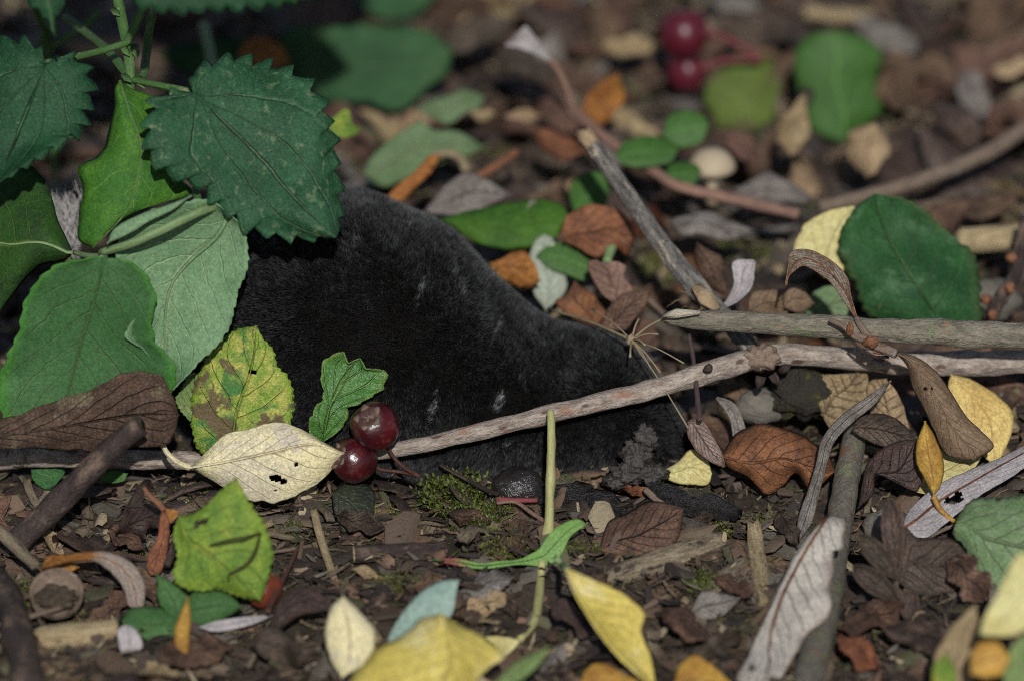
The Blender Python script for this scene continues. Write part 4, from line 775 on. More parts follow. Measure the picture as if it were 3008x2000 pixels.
leaf('dead_leaf', 'small dark spotted orange leaf curled under the arched leaf', 'leaf', 'G', ((282, 795), (548, 780)), [(330, 735), (450, 725)], [(330, 835), (450, 835)], mat=ORG, Y=-.036, anchor=(400, 830), tilt=50, cup=-.3)
def tri_leaf():
    root = empty('lobed_leaf', P('G', (1230, 1200), h=.002), 'low green leaf of three lobes growing among the wood chips', 'leaf')
    for (b_, t_, l_, r_, tl) in (((1235, 1150), (1075, 822), [(1150, 1100), (1085, 1000), (1085, 900)], [(1262, 1090), (1290, 975), (1180, 876)], 60), ((1235, 1125), (838, 1152), [(1200, 1262), (1100, 1302), (980, 1272), (890, 1214)], [(1100, 1056), (950, 1056), (872, 1090)], 42),
                                 ((1250, 1100), (1684, 1062), [(1330, 948), (1480, 926), (1602, 976)], [(1300, 1194), (1450, 1184), (1600, 1112)], 50)):
        leaf('lobe', None, None, 'G', (b_, t_), l_, r_, mat=MG2, Y=-.048, anchor=b_, tilt=tl, cup=-.3, wave=.0016, parent=root, part='lobe', rows=30, rib=.0003, ruf=.15)
    stick('stalk', None, None, 'G', [(1240, 1130, -.049), (1240, 1220, -.051), (1250, 1320, -.055)], (5, 5), STEMN, parent=root, n=10)
tri_leaf()
leaf('dead_leaf', 'narrow dark yellow pod shaped leaf standing in the three-lobed green leaf', 'leaf', 'G', ((1262, 1470), (1300, 985)), [(1215, 1380), (1205, 1230), (1250, 1090)], [(1300, 1400), (1312, 1250), (1318, 1100)], mat=YBR, Y=-.058, anchor=(1262, 1465), tilt=70, cup=-.5)
leaf('dead_leaf', 'small grey leaf flap beside the three-lobed green leaf', 'leaf', 'G', ((850, 1375), (870, 1178)), [(825, 1320), (815, 1220)], [(975, 1345), (980, 1290), (930, 1200)], mat=SIL, Y=-.056, anchor=(850, 1372), tilt=45)
leaf('willow_leaf', 'narrow pale grey leaf lying between the green lobed leaf and brown leaf', 'leaf', 'G', ((1375, 1196), (1894, 1110)), [(1500, 1148), (1700, 1120)], [(1500, 1222), (1720, 1180)], mat=SIL, Y=-.050, anchor=(1500, 1220), tilt=35)
leaf('dead_leaf', 'crumpled dark brown leaf arching beside the standing cream leaf', 'leaf', 'G', ((1850, 1320), (2340, 1076)), [(1880, 1110), (1978, 962), (2130, 916), (2282, 1010)], [(1962, 1192), (2080, 1120), (2200, 1090)], mat=DBR, Y=-.050, anchor=(1850, 1318), tilt=50, cup=-.4, wave=.002, wfreq=100)
s = N('rust_haw'); obj, uv, w, rnd = s.coords(); n1 = s.noise(obj, w, 300, 4, .6); RHAW = s.finish(s.mix(n1, rgb(86, 26, 14), rgb(128, 52, 26)), .4, .4, s.bump(n1, .5, .0008))
s = N('red_haw'); obj, uv, w, rnd = s.coords(); n1 = s.noise(obj, w, 300, 4, .6); BHAW = s.finish(s.mix(n1, rgb(72, 8, 22), rgb(100, 14, 34)), .4, .5)
haw('haw_berry', 'rust red berry half hidden behind the bright yellow green leaf', 'G', (1825, 935), 42, -.0425, crown=(.3, .5, .8), skin=RHAW)
stick('twig', 'thin reddish twig crossing the rust red berry', 'twig', 'G', [(2060, 640, -.030), (1990, 800, -.037), (1900, 980, -.046), (1850, 1090, -.052)], (4, 5, 7, 8), REDST)
shell = empty('seed_shell', P('G', (390, 1060), h=.0), 'round hollow brown seed shell half filled with soil, under arched leaf', 'seed shell')
cc = P('G', (392, 955), h=.007); R_ = wpx(62, cc); V, F, U = [], [], []
ax_ = Vector((.1, -.62, .78)).normalized(); e1 = Vector((1, 0, 0)); e2 = ax_.cross(e1)
for i, (r_, z_) in enumerate(((1.0, 0), (1.03, -.12), (.92, -.45), (.6, -.7), (.05, -.8), (.05, -.62), (.55, -.55), (.84, -.34), (.93, -.05), (1.0, 0))):
    for k in range(24):
        th = 2 * math.pi * k / 24; V.append(cc + (e1 * math.cos(th) + e2 * math.sin(th)) * R_ * r_ * (1 + .05 * nz(math.cos(th) * 2, math.sin(th) * 2, i)) + ax_ * R_ * z_); U.append((i * .002, k / 24))
for i in range(9):
    for k in range(24): a, b_ = i * 24 + k, i * 24 + (k + 1) % 24; F.append((a, b_, b_ + 24, a + 24))
mesh_obj('rim', V, F, TWG5, shell, U)
V, F, U = lump_geo(cc - ax_ * R_ * .36, R_ * .78, R_ * .68, R_ * .26, 3.3, 40, 26, .34, 3.5); mesh_obj('soil_fill', V, F, SOIL, shell, U)
stick('wood_chunk', 'pale split wood chunk lying behind the grey leaf flap', 'wood', 'G', [(262, 1275, -.053), (400, 1262, -.053), (600, 1240, -.052), (835, 1205, -.051)], (30, 33, 32, 29), WOOD, n=20, sides=9, flat=.8, jag=.5, square=.5)
stick('log', 'thick dark bark covered stick lying beside the round seed shell', 'stick', 'G', [(-20, 860, -.036), (50, 1000, -.046), (110, 1200, -.058), (165, 1420, -.071), (200, 1640, -.084)], (30, 36, 38, 40), DKST, n=36, sides=14, rnoise=.15)
stick('wood_chip', 'grey tan split chip lying over the foot of the dark broken stick', 'wood', 'G', [(-40, 500, -.024), (60, 590, -.027), (160, 690, -.031), (248, 775, -.035)], (16, 17, 16, 13), WOODG, n=14, sides=8, flat=.5, jag=.5, square=.5)
stick('wood_chip', 'long pale splinter of wood standing below the cream leaf tip', 'wood', 'W', [(722, 1172, -.018), (735, 1225, -.022), (752, 1280, -.027), (775, 1345, -.033)], (8, 9, 9, 7), WOOD, n=14, sides=7, flat=.5, jag=.9, square=.5)
stick('twig', 'short dark twig lying in soil with a pale cut end', 'twig', 'H', [(95, 690, -.026), (250, 682, -.0255), (450, 668, -.0245), (735, 652, -.023)], (22, 20, 19, 18), DKST, n=24, sides=12, cut=CUT)
stick('twig', 'stubby twig with its round cut face turned up, beside blue grey leaf', 'twig', 'H', [(296, 985, -.038), (275, 1030, -.030), (262, 1052, -.020)], (25, 27, 27), DKST, n=14, sides=14, cut=CUT)
leaf('dead_leaf', 'small tan leaf fragment beside short dark twig', 'leaf', 'H', ((80, 790), (318, 850)), [(160, 762), (235, 800), (260, 830)], [(150, 850), (230, 912), (290, 905)], mat=TAN, Y=-.033, anchor=(230, 910), tilt=50, cup=-.3)
leaf('wet_leaf', 'wet dark green leaf scrap under the lower red berry', 'leaf', 'H', ((-60, 260), (210, 480)), [(-40, 420), (20, 540), (90, 500)], [(60, 190), (220, 230), (236, 380)], mat=WETG, Y=-.012, anchor=(20, 540), tilt=35, cup=-.1)
stick('stalk', 'short crimson stalk lying in front of the round black stone', 'stalk', 'H', [(1080, 308, -.007), (1220, 318, -.0075), (1362, 316, -.0075)], (6, 7, 5), RED2)
stick('twig', 'thin pinkish twig running down from the crimson stalk', 'twig', 'H', [(1080, 335, -.009), (1210, 330, -.009), (1330, 410, -.013), (1440, 480, -.017)], (4, 5, 5), TWG4)
stick('twig', 'thin dark twig along the belly of mole beside moss', 'twig', 'H', [(690, 70, .003), (850, 160, -.001), (980, 230, -.004), (1090, 275, -.0065)], (4, 5, 5), DKST)
V, F, U = lump_geo(P('H', (1235, 235), Y=-.001), .0052, .0045, .0040, 6.6, 26, 18, .07, 1.4)
s = N('wet_black_stone'); obj, uv, w, rnd = s.coords(); n1 = s.noise(obj, w, 900, 4, .7)
BST = s.finish(s.mix(n1, rgb(24, 22, 23), rgb(50, 42, 40)), .25, .7, s.bump(n1, .9, .0006))
tag(mesh_obj('stone', V, F, BST, None, U, origin=P('H', (1235, 300), Y=-.001)), 'round wet black stone at the belly of the mole', 'stone')
stick('bark_piece', 'wet black bark lying in front of mole behind the upright stalk', 'bark', 'W', [(1240, 1150, -.004), (1310, 1140, -.003), (1380, 1160, -.006), (1440, 1195, -.010)], (26, 38, 42, 24), BLK, n=44, sides=20, flat=.6, rnoise=.32, jag=.4)
stick('bark_piece', 'wet black bark with a shiny knot near russet leaf', 'bark', 'W', [(1500, 1125, -.003), (1570, 1150, -.006), (1640, 1168, -.008), (1700, 1185, -.010)], (24, 40, 40, 20), BLK, n=44, sides=20, flat=.6, rnoise=.3, jag=.4)
s = N('damp_soil'); obj, uv, w, rnd = s.coords(); n1 = s.noise(obj, w, 700, 4, .7)
DAMP = s.finish(s.mix(n1, rgb(34, 30, 28), rgb(70, 62, 56)), .55, .4, s.bump(n1, 1, .0008))
V, F, U = [], [], []
for (x, y, Y, a, b_, c_) in ((1486, 1012, .0025, .0021, .0018, .0026), (1468, 1052, .0015, .0026, .0022, .0028), (1446, 1090, .0, .0034, .0026, .0022), (1500, 1092, .0, .0026, .0022, .0018), (1420, 1108, -.001, .0024, .002, .0012)):
    o_ = P('W', (x, y), Y=Y); v_, f_, u_ = lump_geo(o_, a, b_, c_, x, 44, 32, .30, 2.0)
    v_ = [v + (v - o_) * (.30 * nz(v.x * 900, v.y * 900, v.z * 900) + .16 * nz(v.x * 2400, v.y * 2400, v.z * 2400)) for v in v_]
    F += [tuple(i + len(V) for i in q) for q in f_]; V += v_; U += u_
tag(mesh_obj('soil_clod', V, F, DAMP, None, U, origin=P('W', (1472, 1100), Y=.001)), 'loose clod of damp soil pushed up at the face of the mole', 'soil clod')
stick('wood_chunk', 'weathered split stick lying behind the dotted yellow leaf', 'wood', 'W', [(1362, 1345, -.0285), (1440, 1318, -.0265), (1530, 1288, -.024), (1655, 1240, -.019)], (14, 33, 36, 26), WOODG, n=24, sides=10, flat=.7, jag=.6, square=.35)
stick('twig', 'straight blackish twig lying behind the weathered split stick', 'twig', 'W', [(1362, 1318, -.024), (1430, 1270, -.021), (1508, 1218, -.017)], (13, 14, 12), DKST)
stick('wood_chip', 'sharp white wood splinter standing behind the weathered split stick', 'wood', 'W', [(1505, 1280, -.020), (1522, 1250, -.0185), (1543, 1214, -.0165)], (17, 14, 5), WHITEW, n=10, sides=7, flat=.5, jag=1.2, square=.5)
leaf('dead_leaf', 'reddish brown lobed leaf lying behind the white wood splinter', 'leaf', 'W', ((1378, 1268), (1575, 1170)), [(1398, 1205), (1440, 1180), (1480, 1158), (1530, 1155)], [(1440, 1282), (1500, 1282), (1560, 1240)], mat=BRN, Y=-.017, anchor=(1440, 1280), tilt=25, cup=-.3, wave=.0016)
stick('twig', 'thin grey brown twig leaning over the wet black bark', 'twig', 'W', [(1485, 1126, -.004), (1540, 1175, -.009), (1600, 1235, -.016)], (8, 9, 8), TWG5)
stick('wood_chip', 'ragged tan splinter of wood standing beside the large pinkish grey leaf', 'wood', 'W', [(1735, 1198, -.014), (1742, 1260, -.021), (1750, 1320, -.028), (1758, 1395, -.036)], (15, 21, 20, 12), WOOD, n=18, sides=9, flat=.55, jag=1.1, square=.5)
stick('wood_chip', 'tan chip with black bark on one side near ragged tan splinter', 'wood', 'W', [(1630, 1365, -.033), (1670, 1330, -.030), (1715, 1288, -.026)], (18, 24, 16), WOODG, n=12, sides=8, flat=.5, jag=.6, square=.4)
leaf('dead_leaf', 'grey brown leaf scrap with a torn edge near the tan chip', 'leaf', 'I', ((70, 1075), (410, 985)), [(110, 990), (160, 938), (280, 950)], [(120, 1130), (250, 1125), (370, 1040)], mat=GRY, Y=-.045, anchor=(120, 1125), tilt=40, cup=-.2)
# around the twig crossing
bent = leaf('dead_leaf', 'arching grey brown leaf with rusty edges curling above the grey green stick', 'leaf', 'F', ((1205, 620), (722, 405)), [(1166, 480), (1142, 350), (1060, 258), (960, 190), (850, 155), (758, 176), (745, 250)], [(1118, 500), (1050, 400), (960, 322), (850, 266), (780, 300), (735, 340)], mid=[(1130, 440), (1000, 290), (870, 215), (770, 260)], mat=CURL, Y=.013, anchor=(1205, 620), tilt=70, cup=.35, wave=.0008, rows=50, rib=.0003, ribmat=RUS, stalk=[(1225, 665), (1260, 715), (1300, 770)], stalk_r=(6, 10), spt=TWG5)
spur = empty('bud_spur', P('F', (1310, 800), Y=.016), 'short spur with an orange bud lying across both twigs', 'twig')
for pts, r, mt, nm in (([(1020, 640, 0.0110), (1120, 680, 0.0100), (1180, 740, 0.0090), (1260, 770, 0.0085), (1340, 815, 0.0080), (1480, 870, 0.0060)], (6, 8, 10, 13, 12, 11), TWG5, 'stem'), ([(1262, 800, 0.0065), (1310, 790, 0.0060), (1352, 775, 0.0062)], (8, 16, 10), BUDM, 'bud'), ([(1160, 735, 0.0085), (1165, 700, 0.0082), (1160, 650, 0.0080)], (8, 9, 2), BUDM, 'bud'),
                       ([(1180, 790, 0.0095), (1250, 850, 0.0090), (1330, 890, 0.0085), (1430, 890, 0.0080)], (3, 4, 4), DKST, 'stem'), ([(1320, 855, 0.0075), (1370, 862, 0.0075), (1410, 868, 0.0075)], (4, 6, 3), BUDM, 'bud')):
    stick(nm, None, None, 'F', pts, r, mt, parent=spur, n=16, sides=8)
leaf('dead_leaf', 'crumpled brown leaf lying behind the arching grey brown leaf', 'leaf', 'F', ((470, 590), (760, 420)), [(470, 500), (500, 440), (600, 430)], [(600, 610), (740, 600), (780, 500)], mat=ROL, Y=.033, anchor=(600, 608), tilt=50, cup=-.3, wave=.002, wfreq=120)
leaf('dead_leaf', 'small brown curled leaf lobe under the arching grey brown leaf', 'leaf', 'F', ((712, 560), (920, 530)), [(700, 480), (740, 400), (820, 400), (880, 470)], [(780, 590), (860, 580)], mat=ROL, Y=.031, anchor=(780, 588), tilt=55, cup=-.4, wave=.0015)
leaf('dead_leaf', 'slender pale grey leaf sliver beside the flaking black stick', 'leaf', 'F', ((285, 556), (505, 235)), [(340, 470), (370, 380), (365, 240)], [(400, 500), (485, 410), (500, 300)], mat=SIL, Y=.034, anchor=(285, 550), tilt=60, cup=.4)
leaf('fallen_leaf', 'round dark green leaf upright behind the grey green stick', 'leaf', 'W', ((2168, 750), (2012, 448)), [(2060, 745), (1992, 722), (1960, 652), (1934, 582), (1940, 520), (1974, 472)], [(2250, 748), (2254, 640), (2212, 562), (2152, 502), (2082, 460)], mid=[(2100, 640), (2040, 540)], mat=RGR, Y=.040, anchor=(2168, 750), tilt=60, cup=-.14, wave=.003, wfreq=60, teeth=20, tamp=8, round_t=True, rows=100, cols=9, rib=.0002, ruf=.12, jit=.06)
leaf('fallen_leaf', 'pale yellow leaf peeping out behind round dark green leaf', 'leaf', 'W', ((1900, 640), (1966, 474)), [(1850, 600), (1828, 575), (1850, 520), (1902, 488)], [(1970, 620), (1985, 560), (1980, 500)], mat=PYE, Y=.048, anchor=(1900, 638), tilt=60, cup=-.1)
leaf('fallen_leaf', 'grey green leaf below the arch of the curled leaf', 'leaf', 'W', ((1850, 740), (1960, 690)), [(1860, 690), (1900, 660), (1940, 665)], [(1900, 750), (1945, 735)], mat=GRN2, Y=.045, anchor=(1900, 748), tilt=60)
stick('wood_chunk', 'cream coloured barkless stick behind the round dark green leaf', 'wood', 'W', [(2205, 552, .075), (2270, 552, .075), (2346, 545, .075)], (29, 31, 30), WOOD, n=14, sides=12, jag=.2)
t6, q, rr = stick('twig', 'dark twig with orange buds standing behind the grey green stick', 'twig', 'W', [(2362, 500, .062), (2352, 560, .058), (2338, 632, .052), (2305, 682, .047), (2281, 740, .042)], (12, 14, 16, 16), DKST, n=30)
for (x, y, Y) in ((2326, 664, .046), (2285, 725, .040), (2270, 690, .044), (2330, 595, .052)):
    V, F, U = lump_geo(P('W', (x, y), Y=Y), .0010, .0009, .0011, x, 12, 8, .25); mesh_obj('bud', V, F, BUDM, t6, U)
t4, q, rr = stick('twig', 'long reddish brown twig lying behind the flaking black stick', 'twig', 'W', [(1268, 215, .125), (1318, 253, .117), (1371, 300, .108), (1438, 353, .099), (1501, 392, .092), (1564, 430, .086), (1700, 462, .082), (1840, 495, .077)], (10, 13, 13, 14, 13, 13, 14, 13), TWG4, n=50)
leaf('dead_leaf', 'curled pale leaf on the tip of the reddish brown twig', 'leaf', 'B', ((1450, 420), (1140, 312)), [(1385, 320), (1330, 250), (1282, 186), (1255, 205), (1190, 280)], [(1400, 400), (1320, 365), (1240, 335)], mat=SIL, Y=.105, anchor=(1450, 420), tilt=75, cup=.2, wave=.0006, stalk=[(1510, 500), (1560, 600), (1600, 730)], stalk_r=(8, 7), spt=TWG4)
stick('twig', 'dull brown branch lying slanted behind the round dark green leaf', 'twig', 'W', [(2440, 255, .128), (2358, 298, .122), (2272, 353, .112), (2138, 409, .101), (2037, 440, .095), (1886, 478, .088)], (18, 18, 18, 17, 16, 14), TWG5, n=40)
stick('twig', 'short dark twig standing in front of the green oval leaf', 'twig', 'W', [(1858, 215, .145), (1838, 270, .135), (1800, 352, .117)], (18, 16, 15), DKST)
umb = empty('dry_flower_head', P('W', (1460, 830), h=.004), 'dry straw coloured flower head of thin rays touching the mole head', 'dry flower')
hub = P('W', (1454, 783), Y=.016)
V, F, U = lump_geo(hub, .0011, .0011, .0011, 1.1, 10, 8, .2); mesh_obj('hub', V, F, STRAW, umb, U)
for (x, y, Y, r_) in ((1262, 712, .040, 5), (1364, 712, .028, 3), (1471, 734, .02, 4), (1533, 732, .022, 4.5), (1516, 770, .014, 3.5), (1486, 795, .011, 4), (1575, 836, .006, 3), (1521, 858, .010, 3), (1585, 985, .003, 3), (1451, 822, .009, 4), (1500, 850, .011, 2.5)):
    e = P('W', (x, y), Y=Y); m_ = hub.lerp(e, .5) + Vector((0, 0, .0006)); V, F, U = tube_geo([Vector(z) for z in catmull([hub, m_, e], 8)], [wpx(r_ * .75, hub) * k_ for k_ in interp((1, .8, .7, 1), 8)], 6); mesh_obj('ray', V, F, STRAW, umb, U)
V, F, U = lump_geo(P('W', (1845, 905), Y=.022), .0062, .0050, .0050, 9.1, 22, 16, .25, 2.4)
s = N('mossy_clod'); obj, uv, w, rnd = s.coords(); n1 = s.noise(obj, w, 260, 4, .6); n2 = s.noise(obj, w, 2000, 3)
MCL = s.finish(s.mix(s.step(n1, .5, .6), s.mix(n2, rgb(40, 36, 30), rgb(66, 58, 48)), s.mix(n2, rgb(60, 66, 26), rgb(98, 100, 42))), .85, .25, s.bump(s.math('ADD', n1, n2), 1, .0014))
tag(mesh_obj('mossy_clod', V, F, MCL, None, U, origin=P('W', (1845, 945), Y=.022)), 'dark clod with green moss lying under the twig knot', 'clod')
STN = barkmat('grey_stone', rgb(112, 104, 92), rgb(92, 86, 76), bump=.8, streak=3, rough=.85)
for (x, y, Y, a, b_, c_, lb) in ((1752, 935, .022, .0048, .004, .0036, 'smooth grey stone beside the mossy clod'), (2046, 1215, -.0145, .0048, .004, .0034, 'pale rough stone behind the open brown husk'), (2280, 690, .060, .006, .005, .004, 'grey stone beside the dark budded twig')):
    p = P('W', (x, y), Y=Y); V, F, U = lump_geo(p, a, b_, c_, x, 18, 12, .16, 1.8); tag(mesh_obj('stone', V, F, STN, None, U, origin=p - Vector((0, 0, c_))), lb, 'stone')
leaf('bark_piece', 'broad tan bark flake lying beside the mossy clod under the twig', 'bark', 'F', ((960, 1260), (1200, 1005)), [(930, 1140), (920, 1020), (1060, 1008)], [(1050, 1390), (1180, 1300), (1286, 1180), (1280, 1010)], mat=BARKF, Y=.014, anchor=(1050, 1385), tilt=45, thick=.001)
leaf('bark_piece', 'tan bark flake lying beside the rolled brown leaf under the twig', 'bark', 'F', ((1420, 1420), (1400, 1040)), [(1330, 1330), (1290, 1200), (1300, 1060)], [(1560, 1400), (1540, 1260), (1480, 1120)], mat=BARKF, Y=.012, anchor=(1420, 1418), tilt=40, thick=.001)
leaf('dead_leaf', 'dark brown leaf lying under the thin twisted brown leaf', 'leaf', 'W', ((1960, 990), (2110, 1010)), [(1980, 960), (2030, 950), (2080, 975)], [(1990, 1010), (2050, 1030)], mat=DBR, Y=.001, anchor=(2050, 1030), tilt=35, cup=-.3)
leaf('dead_leaf', 'glossy dark brown lobed leaf beside the lichen spotted stick', 'leaf', 'W', ((1975, 1170), (2110, 1010)), [(1985, 1110), (2000, 1060), (2050, 1020)], [(2010, 1140), (2020, 1090), (2060, 1110), (2110, 1130), (2125, 1080)], mat=DBR, Y=-.012, anchor=(1975, 1168), tilt=40, cup=-.3)
leaf('dead_leaf', 'pale grey narrow leaf curving beside the russet leaf', 'leaf', 'W', ((1700, 1060), (1650, 915)), [(1690, 1010), (1680, 960)], [(1722, 1040), (1714, 980), (1690, 930)], mat=GRY, Y=.010, anchor=(1700, 1058), tilt=60, cup=.4)

# ------------------------------------------------------------------ behind the mole
leaf('dead_leaf', 'crumpled reddish brown leaf lying behind the mole neck', 'leaf', 'E', ((1540, 100), (2040, 60)), [(1530, 0), (1600, -100), (1780, -150), (1960, -90)], [(1620, 140), (1780, 215), (1900, 160), (1980, 210)], mat=RUS, Y=.055, anchor=(1780, 212), tilt=50, cup=-.3, wave=.003, wfreq=130, ruf=.4)
leaf('dead_leaf', 'pinkish brown lobed leaf leaning behind the dry flower head', 'leaf', 'E', ((1900, 540), (1770, 225)), [(1800, 460), (1760, 400), (1705, 290), (1720, 235)], [(1990, 470), (2010, 420), (1960, 340), (1970, 270), (1890, 235), (1830, 260)], mat=leafmat('pink_brown', rgb(132, 98, 82), rgb(106, 74, 60), rgb(84, 58, 48), 6, .9, .4, mott=200, vary=0, bump=.7, transl=.04), Y=.042, anchor=(1900, 538), tilt=62, cup=-.2, wave=.001)
leaf('dead_leaf', 'brown pointed leaf lobe beside the pinkish brown lobed leaf', 'leaf', 'E', ((1770, 690), (1620, 372)), [(1620, 640), (1480, 520), (1550, 470)], [(1830, 600), (1760, 480), (1680, 420)], mat=RUS, Y=.044, anchor=(1770, 688), tilt=50, cup=-.3)
leaf('dead_leaf', 'brown leaf lying under the pinkish brown lobed leaf', 'leaf', 'E', ((1800, 700), (2140, 440)), [(1850, 560), (1980, 450)], [(1960, 710), (2040, 620), (2110, 540)], mat=BRN, Y=.036, anchor=(1960, 708), tilt=40, cup=-.2)
leaf('fallen_leaf', 'small bright green leaf behind the mole neck', 'leaf', 'E', ((1745, 290), (1350, 200)), [(1690, 170), (1600, 130), (1500, 105), (1400, 150)], [(1690, 370), (1560, 330), (1440, 280)], mat=BRG, Y=.056, anchor=(1690, 368), tilt=50, cup=-.1)
leaf('dead_leaf', 'pale grey leaf standing under the small bright green leaf', 'leaf', 'E', ((1420, 585), (1400, 55)), [(1320, 420), (1300, 230), (1350, 90)], [(1560, 430), (1540, 300), (1470, 90)], mat=leafmat('pale_grey', rgb(150, 156, 142), rgb(128, 134, 120), rgb(110, 112, 100), 7, .9, .3, mott=120, vary=0, transl=.05), Y=.055, anchor=(1420, 580), tilt=60, cup=-.15)
stick('stalk', 'thick pale green stalk between two crumpled reddish brown leaves', 'stalk', 'E', [(1890, -60, .068), (1885, 60, .062), (1865, 150, .057), (1840, 240, .052)], (9, 12, 13, 10), STALKG)
leaf('fallen_leaf', 'dark green narrow leaf lying behind the shoulder of the mole', 'leaf', 'W', ((1012, 505), (1312, 498)), [(1070, 488), (1160, 468), (1240, 458), (1290, 470)], [(1100, 560), (1180, 570), (1270, 555)], mat=leafmat('shade_green', rgb(62, 98, 26), rgb(40, 72, 22), rgb(80, 108, 46), 6, .8, .3, mott=60, vary=0), Y=.062, anchor=(1180, 570), tilt=38, cup=-.2)
leaf('fallen_leaf', 'broad green leaf lying beside the flaking black stick', 'leaf', 'W', ((1320, 490), (1392, 400)), [(1310, 440), (1330, 410), (1360, 396)], [(1380, 490), (1402, 450)], mat=BRG, Y=.08, anchor=(1380, 488), tilt=38)
leaf('dead_leaf', 'pale blue grey leaf behind the back of the mole', 'leaf', 'B', ((570, 1470), (1190, 1350)), [(680, 1330), (770, 1240), (890, 1186), (1060, 1270)], [(850, 1490), (1050, 1410)], mat=GRY, Y=.075, anchor=(850, 1488), tilt=35, cup=-.15)
leaf('fallen_leaf', 'pale green leaf folded behind the back of the mole', 'leaf', 'B', ((150, 1210), (1010, 1020)), [(200, 1100), (280, 1020), (400, 930), (550, 838), (640, 900), (800, 900)], [(300, 1296), (450, 1240), (650, 1150), (850, 1085)], mat=GRN2, Y=.098, anchor=(300, 1294), tilt=45, fold=-.3)
leaf('dead_leaf', 'curled orange leaf edge in front of the folded pale green leaf', 'leaf', 'B', ((310, 1372), (690, 1075)), [(400, 1270), (520, 1180), (610, 1080)], [(420, 1390), (540, 1280), (640, 1180)], mat=ORG, Y=.078, anchor=(310, 1370), tilt=60, cup=-.5)
stick('twig', 'short orange twig leaning behind the pale blue grey leaf', 'twig', 'B', [(930, 1240, .090), (1070, 1150, .094), (1220, 1050, .098)], (10, 10, 9), BUDM)
stick('twig', 'arched beige stem over the folded pale green leaf', 'twig', 'B', [(640, 1090, .1), (740, 1060, .1), (830, 1100, .098), (870, 1180, .095)], (9, 10, 10), STRAW)
leaf('fallen_leaf', 'small lime green leaf scrap beside the large nettle leaf', 'leaf', 'W', ((752, 300), (832, 300)), [(765, 275), (800, 252), (810, 285)], [(770, 316), (810, 314)], mat=YGR, Y=.08, anchor=(780, 314), tilt=55)
leaf('fallen_leaf', 'broad dark green leaf in the shade behind the large nettle leaf', 'leaf', 'W', ((640, 120), (1044, 120)), [(660, 70), (720, 56), (800, 60), (900, 55), (980, 70), (1020, 95)], [(690, 190), (760, 225), (830, 238), (905, 250), (960, 225), (985, 200), (1030, 175)], mat=SHG, Y=.15, anchor=(900, 246), tilt=40, cup=-.15, wave=.004, wfreq=40, jit=.09, ruf=.2)
leaf('fallen_leaf', 'pale green leaf beyond the broad dark green leaf', 'leaf', 'W', ((770, -60), (1010, -30)), [(830, -90), (930, -90)], [(820, 0), (880, 42), (940, 40), (990, 5)], mat=SHG, Y=.2, anchor=(900, 44), tilt=40)
leaf('fallen_leaf', 'dark green leaf low in the shade of the nettle', 'leaf', 'W', ((360, 130), (660, 130)), [(430, 95), (540, 88), (620, 105)], [(430, 165), (540, 172), (620, 160)], mat=DKG, Y=.15, anchor=(540, 170), tilt=25)
leaf('fallen_leaf', 'orange and yellow leaf glowing in the shade of the nettle', 'leaf', 'W', ((545, 135), (668, 145)), [(570, 95), (610, 85), (650, 110)], [(580, 150), (630, 158)], mat=ORG, Y=.14, anchor=(630, 156), tilt=45)
leaf('fallen_leaf', 'large bright green oval leaf standing beyond the reddish twig', 'leaf', 'C', ((1130, 985), (1060, 215)), [(900, 900), (830, 720), (770, 480), (790, 300), (920, 225)], [(1250, 900), (1390, 760), (1330, 560), (1395, 380), (1260, 250)], mat=BRG, Y=.17, anchor=(1100, 980), tilt=55, cup=-.1, jit=.08, wave=.004, wfreq=40)
leaf('fallen_leaf', 'yellow green leaf beyond the short dark twig', 'leaf', 'C', ((250, 880), (640, 400)), [(190, 720), (190, 520), (330, 400), (500, 370)], [(430, 930), (600, 850), (690, 620)], mat=leafmat('olive_yellow', rgb(86, 102, 44), rgb(72, 86, 38), rgb(110, 120, 60), 6, .8, .3, mott=50, vary=0, spots=(rgb(84, 74, 46), 110, .48, .60)), Y=.165, anchor=(430, 928), tilt=40, jit=.12, wave=.004)
hw1 = haw('haw_berry', 'blurred dark red berry hanging above another by the reddish stems', 'W', (1576, 76), 57, .160, crown=(0, .3, .95), skin=BHAW)
hw2 = haw('haw_berry', 'blurred dark red berry lying below another by the reddish stems', 'W', (1582, 165), 47, .162, crown=(.3, .2, -.9), skin=BHAW)
stick('stalk', 'upper reddish berry stem beyond the yellow green leaf', 'stalk', 'C', [(100, 190, .158), (300, 260, .158), (450, 340, .158), (560, 420, .158)], (5, 6, 6), RED2)
stick('stalk', 'lower reddish berry stem beyond the yellow green leaf', 'stalk', 'C', [(110, 480, .158), (300, 420, .158), (540, 405, .158)], (5, 6, 6), RED2)
for (c_, rx, ry, Y, tl, lb) in (((1579, 297), 54, 44, .098, 50, 'round bright green seedling leaf beside the small mushroom'), ((1490, 350), 74, 36, .092, 40, 'green seedling leaf behind the flaking black stick'), ((1572, 402), 44, 30, .088, 35, 'green seedling leaf under the small mushroom')):
    leaf('seedling_leaf', lb, 'leaf', 'W', ((c_[0] - rx, c_[1] + ry * .3), (c_[0] + rx, c_[1] - ry * .2)), [(c_[0] - rx * .7, c_[1] - ry * .7), (c_[0], c_[1] - ry), (c_[0] + rx * .7, c_[1] - ry * .75)], [(c_[0] - rx * .7, c_[1] + ry * .85), (c_[0], c_[1] + ry), (c_[0] + rx * .7, c_[1] + ry * .7)], mat=BRG, Y=Y, anchor=c_, tilt=tl, cup=-.15)
mush = empty('mushroom', P('W', (1640, 415), h=.002), 'small cream capped mushroom beyond the long reddish twig', 'mushroom')
mc = P('W', (1640, 385), Y=.098); R_ = wpx(56, mc); V, F, U = [], [], []
